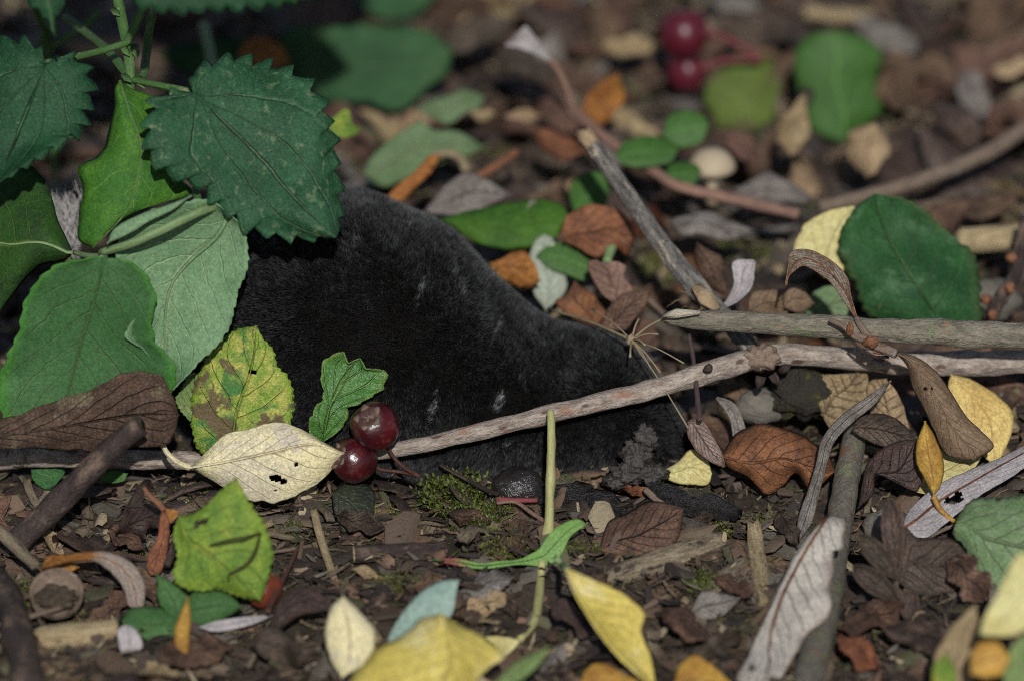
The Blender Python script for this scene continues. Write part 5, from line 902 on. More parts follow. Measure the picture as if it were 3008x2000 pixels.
for i, (r_, z_) in enumerate(((.02, .78), (.35, .74), (.68, .56), (.9, .28), (1, .02), (.92, -.06), (.5, .02), (.12, .04))):
    for k in range(20): th = 2 * math.pi * k / 20; V.append(mc + Vector((math.cos(th) * r_ * R_, math.sin(th) * r_ * R_, z_ * R_))); U.append((i * .001, k / 20))
for i in range(7):
    for k in range(20): a, b_ = i * 20 + k, i * 20 + (k + 1) % 20; F.append((a, a + 20, b_ + 20, b_))
s = N('mushroom_cap'); obj, uv, w, rnd = s.coords(); MUS = s.finish(s.mix(s.noise(obj, w, 200, 3), rgb(176, 158, 126), rgb(146, 126, 94)), .6, .3)
mesh_obj('cap', V, F, MUS, mush, U)
V, F, U = tube_geo([mc + Vector((0, 0, .001)), mc - Vector((0, 0, .004)), mc - Vector((0, 0, .011))], [R_ * .24, R_ * .22, R_ * .27], 10); mesh_obj('stem', V, F, MUS, mush, U)
BGL = [  # (label, outline ellipse centre, radii, turn, depth, tilt, material) leaves lying far back, beyond the twigs
    ('orange leaf standing beyond the reddish brown twig', (1390, 228), (66, 36), -62, .125, 50, ORG), ('beige leaf beyond the curled pale leaf', (1446, 108), (64, 28), -8, .165, 40, TAN), ('grey leaf lying beyond the green oval leaf', (2040, 82), (84, 40), 22, .185, 40, GRY),
    ('dark reddish brown leaf beside the green oval leaf', (2068, 205), (54, 58), 70, .15, 40, BRN), ('pale grey leaf beyond the dull brown branch', (2250, 215), (60, 36), 70, .15, 45, GRY), ('small tan leaf beyond the pale grey leaf', (2335, 155), (50, 22), -8, .16, 40, TAN),
    ('grey leaf lying between the reddish and dull brown twigs', (1780, 445), (92, 38), 6, .093, 45, GRY), ('beige folded leaf leaning on the dull brown branch', (2005, 345), (64, 50), 100, .105, 55, TAN), ('grey leaf lying under the long reddish twig', (1640, 520), (100, 34), 8, .072, 35, GRY),
    ('cream wood scrap beyond the folded pale green leaf', (1205, 268), (42, 15), 4, .12, 35, TAN), ('small cream scrap beyond the folded pale green leaf', (1112, 265), (28, 14), 0, .122, 35, TAN), ('dark brown leaf under the curled pale leaf', (1210, 150), (80, 34), 20, .145, 30, DBR),
    ('reddish brown leaf lying beyond the pale blue grey leaf', (1290, 330), (64, 34), 20, .105, 35, RUS), ('muted green leaf lying beyond the cream scraps', (1040, 240), (80, 34), -10, .125, 35, GRN2), ('brown leaf lying beside the mushroom', (1700, 330), (60, 28), 30, .11, 40, BRN),
    ('orange brown leaf lying behind the neck of mole', (1185, 628), (62, 40), 20, .052, 40, ORG), ('tan leaf lying beyond the mushroom', (1830, 300), (40, 70), 20, .12, 40, TAN), ('dark leaf lying at the far edge of litter', (1750, 62), (110, 44), 10, .18, 30, DBR),
    ('dark brown leaf beyond the broad dark green leaf', (1100, 80), (90, 40), -15, .165, 30, DBR), ('tan leaf lying far beyond berries', (1690, 10), (70, 24), 5, .2, 30, GRY), ('dark brown leaf lying under dull brown branch', (2200, 290), (80, 44), 40, .13, 30, DBR),
    ('mid brown leaf lying beside pale grey leaf sliver', (1640, 620), (70, 30), 60, .05, 35, BRN), ('brown leaf lying beyond round dark green leaf', (2280, 470), (70, 30), -20, .09, 30, BRN), ('grey scrap lying beside green narrow leaf', (1245, 500), (46, 22), 60, .068, 45, GRY)]
for (lb, c_, (rx, ry), an, Y, tl, mt) in BGL:
    ca, sa = math.cos(rad(an)), math.sin(rad(an)); E_ = lambda u_, v_: (c_[0] + u_ * rx * ca - v_ * ry * sa, c_[1] + u_ * rx * sa + v_ * ry * ca)
    j = lambda: RNG.uniform(.55, 1.25)
    leaf('dead_leaf', lb, 'leaf', 'W', (E_(-1, 0), E_(1, 0)), [E_(-.7, -.7 * j()), E_(-.2, -1 * j()), E_(.35, -.9 * j()), E_(.75, -.5 * j())], [E_(-.7, .7 * j()), E_(-.2, 1 * j()), E_(.35, .9 * j()), E_(.75, .5 * j())], mat=mt, Y=Y, anchor=c_, tilt=tl, cup=RNG.uniform(-.4, .2), wave=.003, wfreq=90, ruf=.3, jit=.12)
stick('wood_chunk', 'tan stick lying at the far edge beyond the grey leaf', 'wood', 'W', [(1850, 28, .20), (1920, 36, .20), (2010, 38, .20)], (16, 18, 15), WOOD, n=12)

leaf('fallen_leaf', 'green leaf scrap poking out under the thin twig beside broken stick', 'leaf', 'G', ((215, 105), (330, 245)), [(225, 170), (280, 225)], [(330, 100), (445, 110), (400, 190)], mat=MGR, Y=.0, anchor=(330, 240), tilt=40)
leaf('fallen_leaf', 'narrow green leaf scrap under the thin twig and cream leaf', 'leaf', 'G', ((680, 170), (885, 135)), [(720, 125), (800, 112)], [(760, 195), (850, 185)], mat=BRG, Y=.0, anchor=(760, 192), tilt=40)
stick('stalk', 'thin purple brown stem standing behind the twig beside mole snout', 'stalk', 'F', [(55, 740, .020), (85, 900, .016), (105, 1080, .010), (130, 1330, .002)], (5, 5, 6, 6), barkmat('purple_stem', rgb(78, 58, 56), rgb(54, 42, 42), bump=.4, streak=5))
a = q[0]
V, F, U = tube_geo([P('W', (1343, 306), Y=.0625), P('W', (1352, 319), Y=.0612), P('W', (1366, 338), Y=.0592)], [wpx(20.5, CAM + FWD * 1.68), wpx(20.5, CAM + FWD * 1.68), wpx(17, CAM + FWD * 1.68)], 12, 1, .1, .5); mesh_obj('bare_tip', V, F, CUT, diag, U)


MLV = [('torn mid brown leaf lying beside the tan chip', (1690, 1350), (50, 26), 25, 28, BRN), ('dark torn leaf lying between ragged tan splinter and lichened stick', (1815, 1215), (46, 26), 60, 35, DBR), ('mid brown leaf lying under the open brown husk', (2010, 1420), (80, 34), -20, 25, BRN),
       ('dark brown leaf lying beside the beige grey leaf', (2120, 1470), (90, 40), 15, 25, DBR), ('brown torn leaf lying in front of the open brown husk', (1980, 1500), (60, 30), 40, 30, RUS), ('grey brown leaf lying between the upright stalk and blue grey leaf', (1120, 1345), (66, 30), -15, 28, GRY),
       ('dark torn leaf lying in front of the upright stalk', (1330, 1420), (70, 34), 30, 25, DBR), ('mid brown leaf lying behind the dotted yellow leaf', (1360, 1345), (48, 26), -30, 30, BRN), ('dark torn leaf lying beside the dark broken stick', (330, 1195), (70, 34), -25, 28, DBR), ('brown leaf flake lying under the rusty brown leaf', (290, 1240), (50, 24), 30, 28, BRN),
       ('dark torn leaf lying between the pale splinter and short dark twig', (830, 1200), (56, 28), 15, 30, DBR), ('mid brown torn leaf lying in front of the three-lobed leaf', (450, 1500), (90, 36), -10, 28, BRN), ('brown leaf lying in front of the crumpled dark brown leaf', (660, 1490), (84, 38), 12, 25, DBR), ('mid brown leaf lying between dotted yellow leaf and grey scrap', (1580, 1440), (70, 32), 35, 25, BRN),
       ('dark brown leaf lying under the pinkish grey leaf stalk', (1650, 1490), (70, 34), -35, 22, DBR), ('tan torn leaf lying beside the wet black bark', (1470, 1130), (40, 16), 10, 35, RUS), ('brown torn leaf lying beside the grey stone under twig', (1690, 900), (46, 28), 40, 40, BRN), ('dark leaf lying between the grey stone and russet leaf', (1740, 985), (50, 24), 10, 35, DBR),
       ('mid brown leaf lying under the pale dusty green leaf', (2230, 1330), (70, 40), 50, 35, BRN), ('dark torn leaf lying behind the white wood splinter', (1600, 1200), (54, 22), -15, 30, DBR), ('brown leaf lying beside the round wet black stone', (1080, 1190), (50, 20), 12, 30, BRN),]
for (lb, c_, (rx, ry), an, tl, mt) in MLV:
    ca, sa = math.cos(rad(an)), math.sin(rad(an)); E_ = lambda u_, v_: (c_[0] + u_ * rx * ca - v_ * ry * sa, c_[1] + u_ * rx * sa + v_ * ry * ca)
    j = lambda: RNG.uniform(.5, 1.3)
    leaf('dead_leaf', lb, 'leaf', 'W', (E_(-1, 0), E_(1, 0)), [E_(-.7, -.7 * j()), E_(-.35, -1 * j()), E_(.0, -.9 * j()), E_(.35, -1 * j()), E_(.75, -.5 * j())], [E_(-.7, .7 * j()), E_(-.3, 1 * j()), E_(.05, .8 * j()), E_(.4, 1 * j()), E_(.75, .5 * j())], mat=mt, h=.0035, tilt=tl * .6, roll=RNG.uniform(-15, 15), cup=RNG.uniform(-.6, .4), wave=.0028, wfreq=140, ruf=.5, jit=.16, rows=40)
# ------------------------------------------------------------------ leaf litter: each piece in view an object, what nobody could count one mesh
rs = random.Random(77)
def in_view(x, y, z=0.004, m=0.03):
    q = Vector((x, y, z)) - CAM; k = q.dot(FWD)
    u_ = q.dot(RIGHT) / k * FOCAL / SENSOR; v_ = q.dot(UP) / k * FOCAL / SENSOR * 3008 / 2000
    return abs(u_) < .5 + m and abs(v_) < .5 + m
def scrap_mesh(name, L, W, curl, cup, jagg, mat, seed, rows=14, cols=4, twist=0.0):
    V, F, U = [], [], []
    for i in range(rows + 1):
        u = i / rows; w_ = W * max(.06, math.sin(math.pi * min(1, u * .94 + .03)) ** .75) * (1 + jagg * nz(u * 6 + seed, 1.1))
        th = curl * (u - .5); r_ = L / curl if abs(curl) > .01 else None
        x = (math.sin(th) * r_) if r_ else L * (u - .5); z = (r_ * (1 - math.cos(th))) if r_ else 0
        for j in range(-cols, cols + 1):
            v = j / cols; tw = twist * (u - .5)
            yy = v * w_ * (1 + jagg * .6 * nz(u * 9 + seed, 3.3 + (v > 0))); zz = cup * w_ * v * v + .12 * W * nz(u * 3 + seed, v * 2, 5)
            V.append((x, yy * math.cos(tw) - zz * math.sin(tw), z + yy * math.sin(tw) + zz * math.cos(tw))); U.append((u, v * .5 + .5))
    w2 = 2 * cols + 1
    for i in range(rows):
        for j in range(w2 - 1): F.append((i * w2 + j, i * w2 + j + 1, (i + 1) * w2 + j + 1, (i + 1) * w2 + j))
    me = bpy.data.meshes.new(name); me.from_pydata(V, [], F); uvl = me.uv_layers.new(name='UVMap')
    li = np.empty(len(me.loops), dtype=np.int32); me.loops.foreach_get('vertex_index', li); uvl.data.foreach_set('uv', np.array(U, np.float32)[li].ravel())
    me.polygons.foreach_set('use_smooth', [True] * len(me.polygons)); me.materials.append(mat); return me
def chip_mesh(name, L, r, flat, mat, seed, bend=.06, sides=7, jag=.7):
    pts = [Vector(((k / 5 - .5) * L, bend * L * math.sin(k * .9 + seed), bend * L * .5 * math.sin(k * 1.3 + seed))) for k in range(6)]
    V, F, U = tube_geo(pts, [r * (.75 + .4 * abs(nz(k + seed))) for k in range(6)], sides, flat, .2, jag, seed, square=.4)
    me = bpy.data.meshes.new(name); me.from_pydata([tuple(v) for v in V], [], F); uvl = me.uv_layers.new(name='UVMap')
    li = np.empty(len(me.loops), dtype=np.int32); me.loops.foreach_get('vertex_index', li); uvl.data.foreach_set('uv', np.array(U, np.float32)[li].ravel())
    me.polygons.foreach_set('use_smooth', [True] * len(me.polygons)); me.materials.append(mat); return me
KINDS = []
for k in range(4):
    s_ = rs.random() * 40
    KINDS += [('dead_leaf', 'dark brown curled dead leaf scrap', 'leaf', scrap_mesh('dead_leaf', .018 + .006 * k, .0055 + .001 * k, .9 - .4 * k, -.5, .8, DBR, s_), 1.6),
              ('dead_leaf', 'mid brown dead leaf scrap', 'leaf', scrap_mesh('dead_leaf', .017 + .005 * k, .006, 1.2 - .5 * k, .4, .8, BRN, s_ + 3, twist=.5), 1.3),
              ('dead_leaf', 'russet dead leaf scrap', 'leaf', scrap_mesh('dead_leaf', .015 + .004 * k, .005, -.9 + .5 * k, -.4, .8, RUS, s_ + 5), .3),
              ('dead_leaf', 'grey dead leaf scrap', 'leaf', scrap_mesh('dead_leaf', .016 + .005 * k, .0045, .8, -.5, .7, GRY, s_ + 7, twist=.7), .6),
              ('dead_leaf', 'tan dead leaf scrap', 'leaf', scrap_mesh('dead_leaf', .012 + .004 * k, .004, -.6, .4, .8, TAN, s_ + 9), .4),
              ('wood_chip', 'small tan wood chip', 'wood', chip_mesh('wood_chip', .010 + .003 * k, .0013, .5, WOOD, s_), .7),
              ('wood_chip', 'small weathered grey wood chip', 'wood', chip_mesh('wood_chip', .011 + .004 * k, .0015, .5, WOODG, s_ + 2), .8),
              ('bark_scrap', 'small dark bark scrap', 'bark', chip_mesh('bark_scrap', .012 + .004 * k, .0018, .5, DKST, s_ + 4), .8),
              ('small_twig', 'thin broken brown twig', 'twig', chip_mesh('small_twig', .020 + .006 * k, .0006, 1.0, TWG5, s_ + 6, .05, 6, .2), .9)]
wts = [q[4] for q in KINDS]
GRP = {'leaf': 'dead leaf scraps in the litter', 'wood': 'wood chips in the litter', 'bark': 'bark scraps in the litter', 'twig': 'small twigs in the litter'}
def inpoly(s, P_):
    x, y = s; n = len(P_); c = False; j = n - 1
    for i in range(n):
        if (P_[i][1] > y) != (P_[j][1] > y) and x < (P_[j][0] - P_[i][0]) * (y - P_[i][1]) / (P_[j][1] - P_[i][1] + 1e-9) + P_[i][0]: c = not c
        j = i
    return c
HB = [(pl_, pl_.min(axis=0) - 4, pl_.max(axis=0) + 4, d) for pl_, d in HPOLY]
HS = [(np.array(q), np.array(r), d) for q, r, d in HERO]
def covers(pts):
    for v in pts:
        s = proj(v); dp = (v - CAM).dot(FWD)
        for pl_, lo, hi, d in HB:
            if dp < d + .004 and lo[0] < s[0] < hi[0] and lo[1] < s[1] < hi[1] and inpoly(s, pl_): return True
        for q, r, d in HS:
            if dp < d + .004 and (np.hypot(q[:, 0] - s[0], q[:, 1] - s[1]) < r + 4).any(): return True
    return False
def hidden(pts):
    n = 0
    for v in pts:
        s = proj(v); dp = (v - CAM).dot(FWD)
        n += any(dp > d and lo[0] < s[0] < hi[0] and lo[1] < s[1] < hi[1] and inpoly(s, pl_) for pl_, lo, hi, d in HB)
    return n >= len(pts) - 1
MK = [('beyond the large nettle leaf', 600, 60), ('at the foot of the nettle', 200, 100), ('near the orange and yellow leaf', 620, 170), ('near the lime green scrap', 800, 330), ('near the dark narrow green leaf', 1160, 580), ('near the orange twig', 1140, 390), ('near the small bright green leaf', 1300, 640), ('near the dry flower head', 1500, 820), ('near the tan bark flakes', 1980, 1000), ('near the grey leaf scrap', 1640, 1440), ('near the golden yellow leaf', 1620, 1540), ('near the dark log', 60, 1480), ('near the pale splinter', 760, 1300), ('near the crimson stalk', 1200, 1190), ('near the lobed reddish leaf', 1480, 1290), ('near the budded dark twig', 2300, 760), ('near the cream barkless stick', 2280, 600), ('near the mossy clod', 1845, 930), ('near the round black stone', 1190, 1140), ('near the mushroom', 1640, 420), ('near the dark broken stick', 180, 1150), ('near the cream leaf', 600, 1160), ('near the yellow green toothed leaf', 510, 1370), ('near the round seed shell', 130, 1420),
      ('near the three-lobed green leaf', 420, 1440), ('near the large yellow leaf', 1000, 1540), ('near the blue grey leaf', 960, 1400), ('near the short dark twig', 900, 1290), ('near the upright stalk', 1262, 1240), ('near the weathered split stick', 1500, 1320), ('near the ragged tan splinter', 1745, 1390),
      ('near the dotted yellow leaf', 1440, 1500), ('near the pinkish grey leaf', 1800, 1480), ('near the open brown husk', 2060, 1380), ('near the silver grey leaf', 2200, 1200), ('near the speckled yellow leaf', 2270, 1050), ('near the russet leaf', 1790, 1140), ('near the reddish twig', 1560, 450), ('near the orange leaf', 1390, 270),
      ('near the dull brown branch', 2150, 430), ('near the green oval leaf', 1930, 320), ('near the red berries at the back', 1580, 200), ('near the round dark green leaf', 2100, 760), ('near the folded pale green leaf', 950, 420), ('near the broad dark green leaf in shade', 830, 240), ('behind the nettle stems', 300, 200), ('near the beige grey leaf', 2100, 1540), ('under the hanging green leaves', 100, 980), ('near the wet black bark', 1600, 1210), ('near the standing cream leaf', 800, 1560), ('beyond the curled pale leaf', 1200, 110), ('beyond the grey leaf at the back', 2040, 40), ('at the far edge beyond the berries', 1600, 30)]
MARKS = [(t_, P('W', (a, b), h=.003).x, P('W', (a, b), h=.003).y) for t_, a, b in MK]
cnt = {}; placed = []; tries = 0
while len(placed) < 640 and tries < 16000:
    tries += 1
    x, y = rs.uniform(-.135, .135), rs.uniform(-.105, .30)
    if not in_view(x, y) or mole_inside(x, y): continue
    if x < -.045 and y > .07 and rs.random() < .75: continue      # little but bare soil under the nettle
    if y < .012 and y > -.004 and -.05 < x < .035: continue
    if any((x - a) ** 2 + (y - b) ** 2 < .0034 ** 2 for a, b in placed): continue
    nm, lb, ct, me, _ = rs.choices(KINDS, wts)[0]
    if cnt.get(ct, 0) >= 285: continue
    tl = 14 if ct != 'leaf' else 20
    s_ = rs.uniform(.5, 1.05) * ((.85 if y < .0 else 1.35) if ct == 'leaf' else 1.0)
    M_ = Matrix.Translation((x, y, ground_h(x, y) + (.0022 if ct == 'leaf' else .0016) + rs.random() * .0014)) @ Matrix.Rotation(rs.uniform(0, 6.28), 4, 'Z') @ Matrix.Rotation(rad(rs.gauss(0, tl)), 4, 'X') @ Matrix.Rotation(rad(rs.gauss(0, tl)), 4, 'Y') @ Matrix.Scale(s_, 4)
    vs_ = me.vertices; pts_ = [M_ @ vs_[i].co for i in range(0, len(vs_), max(1, len(vs_) // 12))]
    if covers(pts_) or hidden(pts_): continue
    cnt[ct] = cnt.get(ct, 0) + 1; placed.append((x, y))
    o = bpy.data.objects.new(nm, me); COL.objects.link(o); o.matrix_world = M_
    sz = max(o.dimensions) if o.dimensions else .01; ext = max((a - b).length for a in pts_ for b in pts_)
    nxt = min(MARKS, key=lambda m: (m[1] - x) ** 2 + (m[2] - y) ** 2)[0]
    tag(o, ('tiny ' if ext < .010 else 'larger ' if ext > .019 else '') + lb + ' ' + nxt, ct, GRP[ct])

# soil crumbs and fine fragments: beyond counting, one object each
VC = vcolmat('crumb'); VF = vcolmat('fragment', .75, .35)
def spot(spread=1.0):
    if rs.random() < .72:
        return rs.uniform(-.12, .12), rs.uniform(-.10, .30)
    return rs.uniform(-.21, .21), rs.uniform(-.13, .40)
ico = bmesh.new(); bmesh.ops.create_icosphere(ico, subdivisions=1, radius=1.0); IV = np.array([v.co[:] for v in ico.verts]); IF = np.array([[v.index for v in f.verts] for f in ico.faces]); ico.free()
nrg = np.random.default_rng(3); CV, CF, CC = [], [], []; base = 0
SOILC = [rgb(68, 54, 42), rgb(44, 35, 29), rgb(98, 80, 58), rgb(34, 29, 26), rgb(122, 100, 74), rgb(78, 64, 50)]
for k in range(15000):
    x, y = spot(); r_ = .0003 + .0012 * rs.random() ** 3
    v = IV * (1 + nrg.normal(0, .22, (len(IV), 1))) * np.array([r_ * rs.uniform(.7, 1.5), r_ * rs.uniform(.7, 1.5), r_ * .8]) + np.array([x, y, ground_h(x, y) + r_ * .35])
    CV.append(v); CF.append(IF + base); base += len(IV); c_ = rs.choice(SOILC); CC.append(np.tile(np.array(c_), (len(IV), 1)))
def bulk(name, VV, FF, CC_, mat, label, cat, smooth=False):
    VV = np.concatenate(VV); FF = np.concatenate(FF); CC_ = np.concatenate(CC_); me = bpy.data.meshes.new(name); k = FF.shape[1]
    me.vertices.add(len(VV)); me.vertices.foreach_set('co', VV.astype(np.float32).ravel()); me.loops.add(FF.size); me.loops.foreach_set('vertex_index', FF.astype(np.int32).ravel())
    me.polygons.add(len(FF)); me.polygons.foreach_set('loop_start', (np.arange(len(FF)) * k).astype(np.int32)); me.update(calc_edges=True)
    ca = me.color_attributes.new('Col', 'FLOAT_COLOR', 'POINT'); ca.data.foreach_set('color', CC_.astype(np.float32).ravel())
    if smooth: me.polygons.foreach_set('use_smooth', [True] * len(me.polygons))
    me.materials.append(mat); o = bpy.data.objects.new(name, me); COL.objects.link(o); tag(o, label, cat, kind='stuff'); return o
bulk('soil_crumbs', CV, CF, CC, VC, 'fine dark soil crumbs strewn between the dead leaves', 'soil')
FV, FF_, FC = [], [], []; base = 0
FRC = [rgb(96, 74, 56), rgb(70, 55, 44), rgb(112, 92, 70), rgb(50, 40, 34), rgb(84, 66, 52), rgb(94, 84, 72), rgb(112, 80, 58), rgb(76, 74, 46), rgb(60, 47, 40), rgb(54, 43, 37), rgb(66, 52, 44), rgb(80, 64, 50), rgb(160, 140, 106)]
q5 = np.array([[0, 1, 4, 3], [1, 2, 5, 4], [3, 4, 7, 6], [4, 5, 8, 7]])
for k in range(16000):
    x, y = spot(); L_ = rs.uniform(.0007, .0026) * (1.0 if rs.random() < .88 else 1.9); W_ = L_ * rs.choice((.12, .2, .45, .7)); z = ground_h(x, y) + .0006 + rs.random() * .0025
    if mole_inside(x, y): continue
    g = np.array([[(i - 1) * L_ * (1 + rs.gauss(0, .15)), (j - 1) * W_ * (.5 if i != 1 else 1) * (1 + rs.gauss(0, .2)), (.35 * W_ if j == 1 else 0) + (.18 * L_ if i == 1 else 0) * rs.uniform(-1, 1)] for i in range(3) for j in range(3)])
    R3 = np.array(Matrix.Rotation(rs.uniform(0, 6.28), 3, 'Z') @ Matrix.Rotation(rs.gauss(0, .45), 3, 'X') @ Matrix.Rotation(rs.gauss(0, .4), 3, 'Y'))
    FV.append(g @ R3.T + np.array([x, y, z])); FF_.append(q5 + base); base += 9; c_ = np.array(rs.choice(FRC)) * rs.uniform(.7, 1.2); c_[3] = 1; FC.append(np.tile(c_, (9, 1)))
bulk('litter_fragments', FV, FF_, FC, VF, 'fine brown crumbs of rotted leaf and wood between the dead leaves', 'litter')
# half-rotted leaves pressed onto the soil, following its dips
DV, DF, DC = [], [], []; base = 0
DCOL = [rgb(92, 70, 54), rgb(70, 54, 43), rgb(56, 44, 37), rgb(110, 84, 62), rgb(84, 74, 64), rgb(64, 50, 40), rgb(100, 92, 80), rgb(48, 38, 33)]
for k in range(1500):
    x, y = spot()
    if mole_inside(x, y): continue
    L_ = rs.uniform(.004, .011); W_ = L_ * rs.uniform(.3, .6); a_ = rs.uniform(0, 6.28); ca, sa = math.cos(a_), math.sin(a_); z0 = .0004 + rs.random() * .0012; sd_ = rs.random() * 50; vv = []
    for i in range(6):
        for j in range(5):
            u_ = (i / 5 - .5) * 2; e_ = max(.1, 1 - abs(u_) ** 2.2) * (1 + .5 * nz(u_ * 3 + sd_, j > 2)); xx = u_ * L_; yy = (j / 2 - 1) * W_ * e_; X_ = x + xx * ca - yy * sa; Y_ = y + xx * sa + yy * ca
            vv.append((X_, Y_, ground_h(X_, Y_) + z0 + .0011 * nz(X_ * 420 + sd_, Y_ * 420)))
    DV.append(np.array(vv)); DF.append(np.array([[i * 5 + j, i * 5 + j + 1, (i + 1) * 5 + j + 1, (i + 1) * 5 + j] for i in range(5) for j in range(4)]) + base); base += 30
    c_ = np.array(rs.choice(DCOL)) * rs.uniform(.75, 1.25); c_[3] = 1; DC.append(np.tile(c_, (30, 1)))
bulk('rotted_leaf_mat', DV, DF, DC, VF, 'half rotted leaf remains pressed flat onto the soil', 'litter', True)
# rootlets and rotted fibres
RV, RF, RC = [], [], []; base = 0
for k in range(8500):
    x, y = spot()
    if mole_inside(x, y): continue
    a_ = rs.uniform(0, 6.28); L_ = rs.uniform(.002, .008); z0 = ground_h(x, y) + .0008 + rs.random() * .002; w_ = rs.uniform(.00005, .00013); pr = []
    for i in range(5):
        pr.append(Vector((x, y, z0 + rs.gauss(0, .0004)))); a_ += rs.gauss(0, .55); x += math.cos(a_) * L_ / 4; y += math.sin(a_) * L_ / 4
    RV.append(np.array([v + o_ for v in pr for o_ in (Vector((w_, 0, -w_)), Vector((-w_, 0, w_)))])); RF.append(np.array([[2 * i, 2 * i + 1, 2 * i + 3, 2 * i + 2] for i in range(4)]) + base); base += 10
    c_ = np.array(rs.choice((rgb(86, 82, 44), rgb(104, 86, 60), rgb(66, 54, 42), rgb(124, 108, 76), rgb(70, 72, 36), rgb(54, 42, 35), rgb(92, 88, 50)))); RC.append(np.tile(c_, (10, 1)))
bulk('rootlets', RV, RF, RC, VF, 'fine dead rootlets and moss threads on the soil', 'rootlets', True)
# dead leaves lying beyond the frame, one mass
OV, OF, OC = [], [], []; base = 0
for k in range(1500):
    x, y = rs.uniform(-.42, .42), rs.uniform(-.28, .75)
    if in_view(x, y, m=.02): continue
    L_ = rs.uniform(.006, .016); W_ = L_ * rs.uniform(.25, .5); z = ground_h(x, y) + .001 + rs.random() * .004
    g = np.array([[(i - 1) * L_, (j - 1) * W_ * (.35 if i != 1 else 1), (.4 * W_ * rs.uniform(-1, 1) if j != 1 else 0) + rs.gauss(0, .1) * W_] for i in range(3) for j in range(3)])
    R3 = np.array(Matrix.Rotation(rs.uniform(0, 6.28), 3, 'Z') @ Matrix.Rotation(rs.gauss(0, .35), 3, 'X') @ Matrix.Rotation(rs.gauss(0, .35), 3, 'Y'))
    OV.append(g @ R3.T + np.array([x, y, z])); OF.append(q5 + base); base += 9; c_ = np.array(rs.choice(FRC)); OC.append(np.tile(c_, (9, 1)))
bulk('leaf_litter', OV, OF, OC, VF, 'carpet of dead leaves spreading out around the mole', 'litter', True)
# moss: leafy shoots
s = N('moss'); obj, uv, w, rnd = s.coords(); at = s.n('ShaderNodeVertexColor'); at.layer_name = 'Col'; MOSS = s.finish(at.outputs[0], .45, .4, transl=.2)
def moss(label, f, c_, rx, ry, n, hgt, Y=None, gold=.4):
    V, F, C = [], [], []; base = 0; ctr = P(f, c_, Y=Y) if Y is not None else P(f, c_, h=.003)
    for k in range(n):
        a, r_ = rs.uniform(0, 6.28), math.sqrt(rs.random()); p = Vector((ctr.x + math.cos(a) * r_ * wpx(rx, ctr), ctr.y + math.sin(a) * r_ * wpx(ry, ctr) / .47, 0)); p.z = ground_h(p.x, p.y) + .0005 + (ctr.z - .003 if Y is not None else 0)
        d = Vector((rs.gauss(0, .6), rs.gauss(-.2, .5), 1)).normalized(); L_ = hgt * rs.uniform(.5, 1.1); nl = 14
        col = np.array(rgb(64, 84, 28)) * (1 - gold) + np.array(rgb(124, 120, 50)) * gold; col = col * rs.uniform(.5, 1.25); col[3] = 1
        for i in range(nl):
            t = i / nl; q = p + d * L_ * t + Vector((0, 0, -.25 * L_ * t * t)); th = i * 2.4 + k; s1 = d.orthogonal().normalized(); s2 = d.cross(s1); o_ = (s1 * math.cos(th) + s2 * math.sin(th)); e = d.cross(o_)
            ll = L_ * .26 * (1 - .5 * t); tip = q + (o_ * .75 + d * .7) * ll; mdl = q + (o_ * .5 + d * .25) * ll
            V.append(np.array([q, mdl + e * ll * .22, tip, mdl - e * ll * .22])); F.append(np.array([[0, 1, 2, 3]]) + base); base += 4; C.append(np.tile(col * np.array([1, 1, 1, 1]), (4, 1)))
    return bulk('moss_tuft', V, F, C, MOSS, label, 'moss')
moss('dark green moss tuft growing at the belly of the mole', 'H', (760, 230), 62, 42, 150, .0075, gold=.35)
moss('green moss growing beside the short dark twig', 'H', (950, 420), 70, 30, 120, .005, gold=.3)
moss('sparse moss growing below the long leaf stalk', 'H', (1150, 600), 60, 26, 70, .004, gold=.6)
moss('yellowish moss growing under the cream leaf', 'G', (1380, 240), 66, 22, 90, .0045, gold=.5)
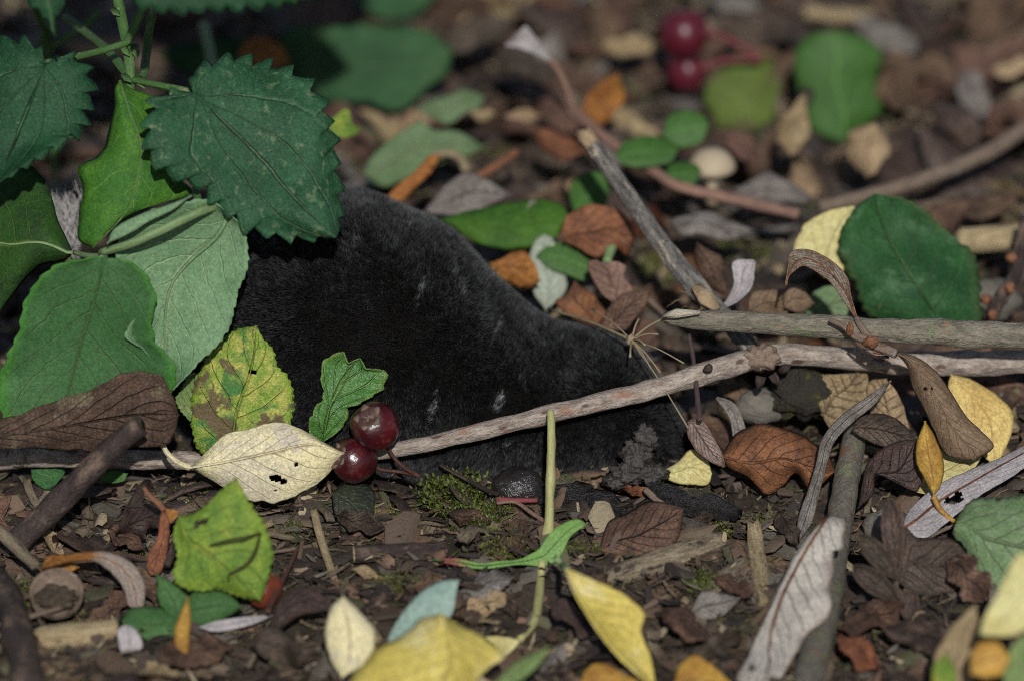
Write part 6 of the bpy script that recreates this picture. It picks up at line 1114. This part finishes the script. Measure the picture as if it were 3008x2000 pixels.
moss('brown green moss growing by the wet black bark', 'W', (1640, 1195), 50, 16, 60, .004, gold=.6)
moss('moss cushion growing behind the dry flower head', 'E', (2110, 330), 60, 40, 160, .006, gold=.75)
moss('low moss growing under the dull brown branch', 'W', (2270, 420), 90, 40, 160, .005, gold=.4)
moss('moss growing on the soil beside ragged tan splinter', 'W', (1625, 1330), 36, 18, 60, .004, gold=.3)
moss('moss patch growing beside the arched orange leaf', 'G', (200, 860), 60, 30, 110, .004, gold=.5)
moss('moss growing on the mossy clod', 'W', (1850, 885), 34, 8, 60, .003, Y=.0205, gold=.5)
moss('moss growing beyond the mole back near orange twig', 'W', (850, 420), 70, 20, 110, .005, gold=.5)
moss('moss growing beyond the dull brown branch', 'W', (2230, 100), 90, 60, 110, .006, gold=.2)

for (lb, x, y, rx, ry, n_, h_, gd) in (('olive moss growing beside the wet dark leaf scrap', 900, 1165, 60, 16, 70, .003, .7), ('olive moss growing below the dark broken stick', 330, 1250, 70, 20, 80, .003, .7), ('green moss growing between cream leaf and dark stub', 640, 1205, 60, 14, 60, .003, .5), ('low moss growing under the reddish brown lobed leaf', 1330, 1260, 60, 18, 70, .003, .6),
                                       ('low moss growing beside the russet leaf', 1770, 1165, 50, 16, 60, .003, .6), ('olive moss growing beyond the flaking black stick', 1690, 585, 90, 30, 130, .0045, .6), ('brown moss growing around the blue grey leaf', 930, 1340, 70, 18, 80, .003, .75), ('olive moss growing beyond the round dark green leaf', 2250, 560, 80, 24, 110, .0045, .5),
                                       ('brown moss growing beside the round seed shell', 210, 1395, 60, 20, 80, .003, .7), ('olive moss growing behind the neck of the mole', 1400, 590, 60, 26, 90, .0045, .7), ('brown moss growing under the grey stone and twig', 1660, 930, 60, 24, 90, .0035, .7), ('olive moss growing around the folded pale green leaf', 1130, 330, 90, 30, 120, .005, .6), ('brown moss growing beside the pinkish grey leaf', 1680, 1420, 60, 20, 70, .003, .7)):
    moss(lb, 'W', (x, y), rx, ry, n_, h_, gold=gd)
